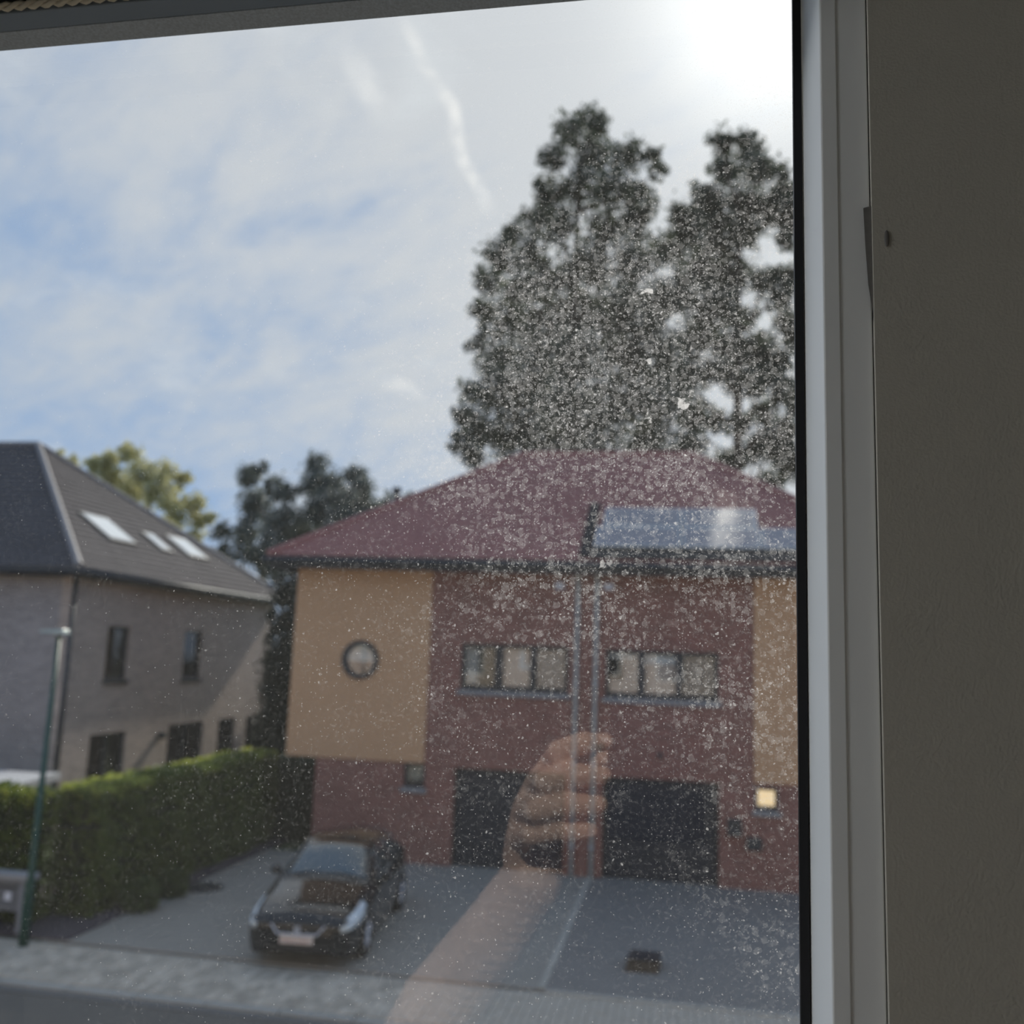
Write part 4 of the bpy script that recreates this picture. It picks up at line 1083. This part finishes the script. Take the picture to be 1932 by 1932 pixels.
CROWN_B=[(1.3,35.0,24.6,0.51),(2.3,35.2,24.6,0.55),(1.6,37.3,24.8,0.71),(2.6,34.4,23.1,0.69),(3.6,36.4,23.9,0.45),(3.8,36.9,23.4,0.52),(0.6,34.8,22.3,0.54),(-0.2,34.2,21.3,0.54),(1.0,35.1,21.9,0.75),(2.3,36.6,22.8,0.78),(3.3,36.2,22.2,0.73),(0.1,34.6,20.7,0.77),(1.3,35.7,21.0,0.84),(2.4,36.7,21.6,0.62),(3.7,35.7,20.8,0.48),(-0.7,36.5,21.0,0.70),(0.6,37.9,20.6,0.95),(1.7,36.7,19.8,0.86),(-0.3,35.6,18.6,0.90),(1.1,34.7,17.8,0.88),(3.5,35.4,18.4,0.55),(3.8,36.0,17.6,0.57),(2.2,37.6,18.4,0.63),(0.4,37.1,17.4,0.93),(1.6,35.3,16.3,0.71),(2.9,37.7,17.3,0.59),(3.5,35.9,16.0,0.60),(-0.0,36.8,15.7,0.82),(1.1,34.4,15.2,0.58),(2.4,34.4,14.8,0.58),(3.6,34.8,14.5,0.58),(0.4,37.5,14.2,0.76),(1.2,36.7,13.8,0.51),(3.1,37.4,14.4,0.54),(3.8,36.6,13.5,0.61),(0.2,35.6,12.5,0.72),(2.7,36.1,12.6,0.57),(3.7,36.4,12.2,0.61),(3.3,37.4,11.6,0.55),(3.0,36.3,19.3,0.6),(2.8,36.0,16.3,0.6),(1.9,36.0,15.4,0.6),(3.4,36.4,13.0,0.6),(2.0,36.0,13.6,0.5),(1.7,36.0,12.3,0.6),(3.9,36.5,19.6,0.5),(4.2,36.2,22.0,0.7),(4.3,36.4,17.0,0.7),(4.4,36.0,14.5,0.7),(4.6,36.0,12.0,0.8),(5.0,36.0,19.5,0.9),(3.0,35.6,15.4,0.5)]
CROWN_W=[(-29.5,42.8,13.3,0.53),(-29.1,43.2,13.8,0.48),(-29.1,44.9,14.5,0.60),(-29.3,44.2,13.0,0.74),(-26.9,42.8,13.0,0.67),(-26.2,43.8,13.2,0.59),(-28.0,43.9,12.1,0.84),(-25.9,43.0,12.0,0.77),(-25.7,44.7,13.0,0.50),(-24.9,42.8,11.2,0.67),(-24.4,43.7,11.6,0.54),(-24.2,44.0,10.6,0.54),(-23.5,43.8,10.8,0.37),(-32.7,44.3,14.2,0.35),(-32.1,44.7,13.8,0.45),(-26.6,45.4,10.4,0.66),(-24.2,43.4,9.6,0.58)]
CROWN_D=[(-21.3,43.1,12.8,0.63),(-20.2,42.0,13.0,0.42),(-20.8,43.1,11.5,0.82),(-18.8,41.0,11.9,0.60),(-18.7,42.3,11.9,0.52),(-18.5,41.7,10.5,0.89),(-20.8,42.7,10.1,0.81),(-19.0,41.2,9.2,0.83),(-18.4,42.9,9.7,0.82)]
CROWN_E=[(-17.9,43.7,13.6,0.54),(-18.1,43.7,12.7,0.69),(-17.0,43.0,12.6,0.63),(-15.5,42.5,12.9,0.52),(-14.9,41.9,12.1,0.56),(-16.3,42.7,11.6,0.86),(-15.0,42.8,11.2,0.72),(-17.0,41.9,11.0,0.84),(-15.5,41.9,10.4,0.94),(-14.9,44.2,10.7,0.64),(-18.1,43.4,10.0,0.73)]
CROWN_S=[(-19.8,38.1,9.3,0.55),(-19.0,37.7,8.6,0.59),(-18.0,37.8,8.1,0.63),(-19.8,37.8,8.3,0.51),(-17.5,38.8,7.8,0.56)]
CROWN_T=[(-14.9,46.1,12.3,0.41),(-14.1,46.5,12.3,0.47),(-15.3,46.3,11.8,0.47),(-13.2,45.7,12.1,0.26)]
CROWN_C=[(-11.7,26.9,6.7,0.21),(-11.8,27.2,6.2,0.24),(-11.7,26.9,5.6,0.24),(-11.7,27.1,5.1,0.24),(-11.7,27.1,4.5,0.23),(-11.6,27.0,3.9,0.20)]

def tree(loc, trunk, crown, label, dens, size, mat, tr=0.3):
    t = empty('tree', loc, label, 'tree')
    mb = MB()
    top = max(b[2] for b in crown)
    base = Vector(loc)
    mid = Vector(trunk)
    mb.tube([base, base.lerp(mid, 0.5)+Vector((0.1, 0, 0)), mid, Vector((mid.x, mid.y, top-1.5))], [tr, tr*0.8, tr*0.55, 0.05], 10)
    for i, b in enumerate(crown):
        if i % 3 == 0:
            zt = max(mid.z*0.6, b[2]-2.2)
            p = Vector((mid.x, mid.y, min(zt, top-1.5)))
            mb.tube([p, (p+Vector(b[:3]))/2+Vector((0, 0, -0.3)), Vector(b[:3])], [tr*0.25, tr*0.15, 0.02], 6)
    mb.build('trunk', M_BARK, t)
    leaves('crown', mat, in_blobs(crown, dens), size, t)
    return t


L_BIG = leaf('tall_tree_leaf', (0.055, 0.072, 0.045), (0.12, 0.145, 0.095), 0.45)
tree((-4.0, 33, -0.02), (-4.0, 33, 11.0), CROWN_A, 'tallest broad leafy tree rising behind the red roof', 1150, 0.12, L_BIG, 0.4)
tree((2.0, 36, -0.02), (2.0, 36, 11.0), CROWN_B, 'tall open-crowned tree beside the window frame, right of the tallest', 1500, 0.12, L_BIG, 0.4)
tree((-27.5, 44, -0.02), (-27.0, 44, 8.0), CROWN_W, 'yellow-green tree rising behind the grey roof', 1500, 0.12, leaf('yellow_leaf', (0.42, 0.40, 0.18), (0.70, 0.66, 0.36), 0.5))
tree((-19.6, 42, -0.02), (-19.6, 42, 8.0), CROWN_D, 'dark round tree between the two roofs, left of its pair', 1500, 0.12, leaf('blue_green_leaf', (0.11, 0.135, 0.125), (0.22, 0.245, 0.21), 0.4))
tree((-16.5, 43, -0.02), (-16.5, 43, 8.0), CROWN_E, 'dark twin-topped tree beside the left end of the red roof', 1500, 0.12, leaf('blue_green_leaf', (0.11, 0.135, 0.125), (0.22, 0.245, 0.21)))
tree((-18.8, 38, -0.02), (-18.8, 38, 6.0), CROWN_S, 'low dark tree filling the gap above the grey roof end', 900, 0.12, leaf('gap_leaf', (0.035, 0.05, 0.035), (0.09, 0.11, 0.08), 0.4))
tree((-14.5, 46, -0.02), (-14.5, 46, 9.0), CROWN_T, 'faint treetop peeping over the red roof beside the vent pipe', 700, 0.11, leaf('blue_green_leaf', (0.11, 0.135, 0.125), (0.22, 0.245, 0.21)), 0.15)
tree((-11.7, 27, -0.02), (-11.7, 27, 3.0), [(-11.9, 27, z*0.5, 0.62-0.022*z) for z in range(2, 14)]+[(-11.55, 27, z*0.5+0.3, 0.5-0.015*z) for z in range(2, 14)], 'dark narrow conifer in the gap between the houses', 3500, 0.07, leaf('conifer_leaf', (0.012, 0.022, 0.015), (0.035, 0.05, 0.035), 0.2), 0.12)

# ------------------------------------------------------------------ car
CAR = Matrix.Translation((-5.40, 13.62, 0)) @ Matrix.Rotation(R(5.5), 4, 'Z') @ Matrix.Diagonal((0.92, 1, 1, 1))     # local: x across, y from nose to tail
car = empty('car', (-5.40, 13.62, 0), 'black hatchback with a pale number plate parked nose-out on the left driveway', 'car')
LEN = 4.3
#        y     z_sill half_sill z_belt half_belt z_shoulder half_sh  z_roof half_roof crown
ST = [(0.00, 0.24, 0.52, 0.44, 0.60, 0.56, 0.58, 0.60, 0.50, 0.61),
      (0.06, 0.20, 0.66, 0.46, 0.74, 0.62, 0.72, 0.68, 0.60, 0.70),
      (0.25, 0.18, 0.80, 0.48, 0.85, 0.66, 0.83, 0.74, 0.68, 0.78),
      (0.60, 0.18, 0.86, 0.50, 0.90, 0.72, 0.88, 0.82, 0.72, 0.86),
      (1.00, 0.18, 0.87, 0.52, 0.91, 0.78, 0.89, 0.88, 0.74, 0.93),
      (1.30, 0.18, 0.87, 0.52, 0.91, 0.84, 0.89, 0.94, 0.76, 0.99),
      (1.60, 0.18, 0.87, 0.52, 0.91, 0.90, 0.89, 1.12, 0.71, 1.16),
      (1.95, 0.18, 0.87, 0.52, 0.91, 0.93, 0.89, 1.31, 0.63, 1.355),
      (2.25, 0.18, 0.87, 0.53, 0.91, 0.94, 0.89, 1.39, 0.60, 1.44),
      (2.80, 0.18, 0.87, 0.53, 0.91, 0.96, 0.89, 1.40, 0.60, 1.455),
      (3.40, 0.18, 0.87, 0.54, 0.91, 0.98, 0.88, 1.36, 0.58, 1.42),
      (3.80, 0.20, 0.86, 0.55, 0.89, 1.00, 0.86, 1.28, 0.55, 1.34),
      (4.08, 0.24, 0.82, 0.56, 0.85, 1.00, 0.80, 1.12, 0.56, 1.15),
      (4.25, 0.28, 0.76, 0.58, 0.79, 0.90, 0.74, 0.96, 0.60, 0.97),
      (4.30, 0.32, 0.70, 0.58, 0.72, 0.84, 0.68, 0.88, 0.58, 0.89)]
ST = np.array(ST)
ys = np.concatenate([np.linspace(0, 0.3, 10)[:-1], np.linspace(0.3, 4.1, 64)[:-1], np.linspace(4.1, 4.3, 8)])
def smooth_interp(x, xp, fp):
    m = np.gradient(fp, xp)
    i = np.clip(np.searchsorted(xp, x)-1, 0, len(xp)-2)
    h = xp[i+1]-xp[i]; t = (x-xp[i])/h
    return (2*t**3-3*t**2+1)*fp[i]+(t**3-2*t**2+t)*h*m[i]+(-2*t**3+3*t**2)*fp[i+1]+(t**3-t**2)*h*m[i+1]
prof = np.stack([smooth_interp(ys, ST[:, 0], ST[:, k_]) for k_ in range(1, 10)], 1)
def section(p):
    zs, hs_, zb, hb, zh, hh, zr, hr, zc = p
    pts = [(hs_, zs), (hs_+(hb-hs_)*0.7, zs+(zb-zs)*0.4), (hb, zb), ((hb+hh)/2+0.012, (zb+zh)/2), (hh, zh)]
    for t in (0.06, 0.35, 0.65, 0.94): pts.append((hh+(hr-hh)*t+0.015*math.sin(math.pi*t), zh+(zr-zh)*t))
    pts.append((hr, zr))
    for t in (0.06, 0.25, 0.5, 0.75): pts.append((hr*(1-t), zr+(zc-zr)*(1-(1-t)**2)))
    pts.append((0, zc))
    return pts
secs = [section(p) for p in prof]
K = len(secs[0])
ring_x = [[(q[0], ys[i], q[1]) for q in s_]+[(-q[0], ys[i], q[1]) for q in s_[-2::-1]] for i, s_ in enumerate(secs)]
NR = len(ring_x[0])
parts = {k_: MB() for k_ in ('body', 'windshield', 'side_window', 'side_window2', 'rear_window', 'headlight', 'headlight2')}
for i in range(len(ys)-1):
    ym = (ys[i]+ys[i+1])/2
    for j in range(NR-1):
        jj = j if j < NR//2 else NR-2-j          # mirrored index, 0 at the sill
        rightside = j < NR//2
        key = 'body'
        if 1.36 < ym < 2.05 and jj >= 10: key = 'windshield'
        elif 3.72 < ym < 4.10 and jj >= 10: key = 'rear_window'
        elif 1.62 < ym < 3.75 and 5 <= jj <= 7 and not (2.62 < ym < 2.70) and (ym > 1.62+0.14*(jj-5)): key = 'side_window' if rightside else 'side_window2'
        elif 0.03 < ym < 0.80 and jj in (3, 4, 5, 6) and (ym < 0.66 or jj > 3) and (ym > 0.12 or jj < 5): key = 'headlight' if rightside else 'headlight2'
        q = [ring_x[i][j], ring_x[i+1][j], ring_x[i+1][j+1], ring_x[i][j+1]]
        parts[key].face(q)
parts['body'].face(list(reversed(ring_x[0]))); parts['body'].face(ring_x[-1])
mm = {'body': M_CARPAINT, 'windshield': M_CARGLASS, 'side_window': M_CARGLASS, 'side_window2': M_CARGLASS, 'rear_window': M_CARGLASS, 'headlight': M_HEADLIGHT, 'headlight2': M_HEADLIGHT}
for k_, mb in parts.items():
    nm = k_.replace('2', '')
    o = mb.build(nm, mm[k_], car, xf=CAR)
    bm = bmesh.new(); bm.from_mesh(o.data); bmesh.ops.remove_doubles(bm, verts=bm.verts, dist=1e-5); bmesh.ops.recalc_face_normals(bm, faces=bm.faces)
    for f in bm.faces: f.smooth = True
    bm.to_mesh(o.data); bm.free()
    if nm != 'body':
        sd = o.modifiers.new('depth', 'SOLIDIFY'); sd.thickness = 0.012; sd.offset = 0.6
def cbox(nm, m, x0, x1, y0, y1, z0, z1, par=car, bevel=0.01): return MB().box(x0, x1, y0, y1, z0, z1).build(nm, m, par, bevel=bevel, xf=CAR)
# grille with chrome surround and emblem, lower intake, fog lamps, plate, wipers, mirrors, door lines
gr_ = MB().hexa([(-0.30, -0.02, 0.50), (0.30, -0.02, 0.50), (0.30, 0.05, 0.50), (-0.30, 0.05, 0.50), (-0.42, 0.01, 0.60), (0.42, 0.01, 0.60), (0.42, 0.06, 0.60), (-0.42, 0.06, 0.60)]).build('grille', M_GASKET, car, xf=CAR)
for s_ in (-1, 1):
    mb = MB(); mb.tube([(s_*0.43, 0.005, 0.61), (s_*0.31, -0.03, 0.495), (0.0, -0.035, 0.49)], 0.014, 8); mb.build('grille_trim', M_CHROME, gr_, xf=CAR)
mb = MB()
for z_, xs in ((0.590, (-0.05, 0.05)), (0.555, (-0.05, 0.05)), (0.520, (-0.05, 0.05))): mb.box(xs[0], xs[1], -0.035, -0.02, z_-0.010, z_+0.010)
mb.box(-0.05, -0.028, -0.035, -0.02, 0.555, 0.59); mb.box(0.028, 0.05, -0.035, -0.02, 0.52, 0.555)
mb.build('emblem', M_CHROME, gr_, xf=CAR)
cbox('lower_intake', M_GASKET, -0.52, 0.52, -0.012, 0.06, 0.25, 0.345)
pl = cbox('number_plate', M_PLATE, -0.265, 0.265, -0.045, -0.02, 0.365, 0.475, bevel=0.004)
x = -0.235
for w_, gap in ((0.020, 0.035), (0.045, 0.018), (0.045, 0.018), (0.045, 0.035), (0.045, 0.018), (0.045, 0.018), (0.045, 0.0)):
    cbox('plate_print', M_PLATERED, x, x+w_, -0.0465, -0.0455, 0.392, 0.402, pl, 0); cbox('plate_print', M_PLATERED, x, x+0.010, -0.0465, -0.0455, 0.404, 0.448, pl, 0)
    x += w_+gap
for s_ in (-1, 1):
    MB().hexa([(s_*0.60, 0.02, 0.33), (s_*0.80, 0.16, 0.33), (s_*0.80, 0.22, 0.33), (s_*0.60, 0.1, 0.33), (s_*0.60, 0.02, 0.40), (s_*0.80, 0.15, 0.42), (s_*0.80, 0.22, 0.42), (s_*0.60, 0.1, 0.40)]).build('fog_lamp', M_HEADLIGHT, car, xf=CAR)
    mb = MB(); mb.ball((s_*1.00, 1.72, 0.98), 0.10, 8, (1.0, 0.7, 0.75)); mr = mb.build('mirror', M_CARPAINT, car, smooth=True, xf=CAR)
    mb = MB(); mb.tube([(s_*0.86, 1.70, 0.93), (s_*0.95, 1.71, 0.95)], 0.03, 8); mb.build('mirror_arm', M_GASKET, mr, xf=CAR)
    mb = MB(); mb.tube([(s_*0.55, 1.34, 1.005), (s_*0.05, 1.46, 1.075)], 0.010, 6); mb.build('wiper', M_GASKET, car, xf=CAR)
    for y_ in (2.45, 3.30): cbox('door_handle', M_CARPAINT, s_*0.905-0.02, s_*0.905+0.02, y_, y_+0.18, 0.80, 0.83)
    for y_ in (0.86, 3.50):
        wh = MB(); n = 28
        prof_ = [(0.215, 0.0), (0.30, -0.005), (0.318, 0.02), (0.318, 0.17), (0.30, 0.20), (0.2, 0.2)]
        for a_ in range(n):
            t0, t1 = 2*math.pi*a_/n, 2*math.pi*(a_+1)/n
            for (r0_, x0_), (r1_, x1_) in zip(prof_[:-1], prof_[1:]):
                wh.face([(s_*(0.925-x0_), y_+r0_*math.cos(t0), 0.318+r0_*math.sin(t0)), (s_*(0.925-x0_), y_+r0_*math.cos(t1), 0.318+r0_*math.sin(t1)),
                         (s_*(0.925-x1_), y_+r1_*math.cos(t1), 0.318+r1_*math.sin(t1)), (s_*(0.925-x1_), y_+r1_*math.cos(t0), 0.318+r1_*math.sin(t0))])
        wo = wh.build('wheel', M_RUBBER, car, smooth=True, xf=CAR)
        rim = MB()
        rim.tube([(s_*0.90, y_, 0.318), (s_*0.923, y_, 0.318)], 0.05, 14)
        rim.tube([(s_*0.84, y_, 0.318), (s_*0.85, y_, 0.318)], 0.21, 28)
        for a_ in range(5):
            t = 2*math.pi*a_/5+0.3; c_, s2 = math.cos(t), math.sin(t)
            for off in (-0.028, 0.028):
                rim.hexa([(s_*0.895, y_+0.04*c_-(off+0.016)*s2, 0.318+0.04*s2+(off+0.016)*c_), (s_*0.895, y_+0.215*c_-(off+0.016)*s2, 0.318+0.215*s2+(off+0.016)*c_),
                          (s_*0.895, y_+0.215*c_-(off-0.016)*s2, 0.318+0.215*s2+(off-0.016)*c_), (s_*0.895, y_+0.04*c_-(off-0.016)*s2, 0.318+0.04*s2+(off-0.016)*c_),
                          (s_*0.924, y_+0.04*c_-(off+0.016)*s2, 0.318+0.04*s2+(off+0.016)*c_), (s_*0.924, y_+0.215*c_-(off+0.016)*s2, 0.318+0.215*s2+(off+0.016)*c_),
                          (s_*0.924, y_+0.215*c_-(off-0.016)*s2, 0.318+0.215*s2+(off-0.016)*c_), (s_*0.924, y_+0.04*c_-(off-0.016)*s2, 0.318+0.04*s2+(off-0.016)*c_)])
        ri = MB()
        rim.build('rim', M_RIM, wo, xf=CAR)

for o in bpy.data.objects:
    if '_w' in o: del o['_w']
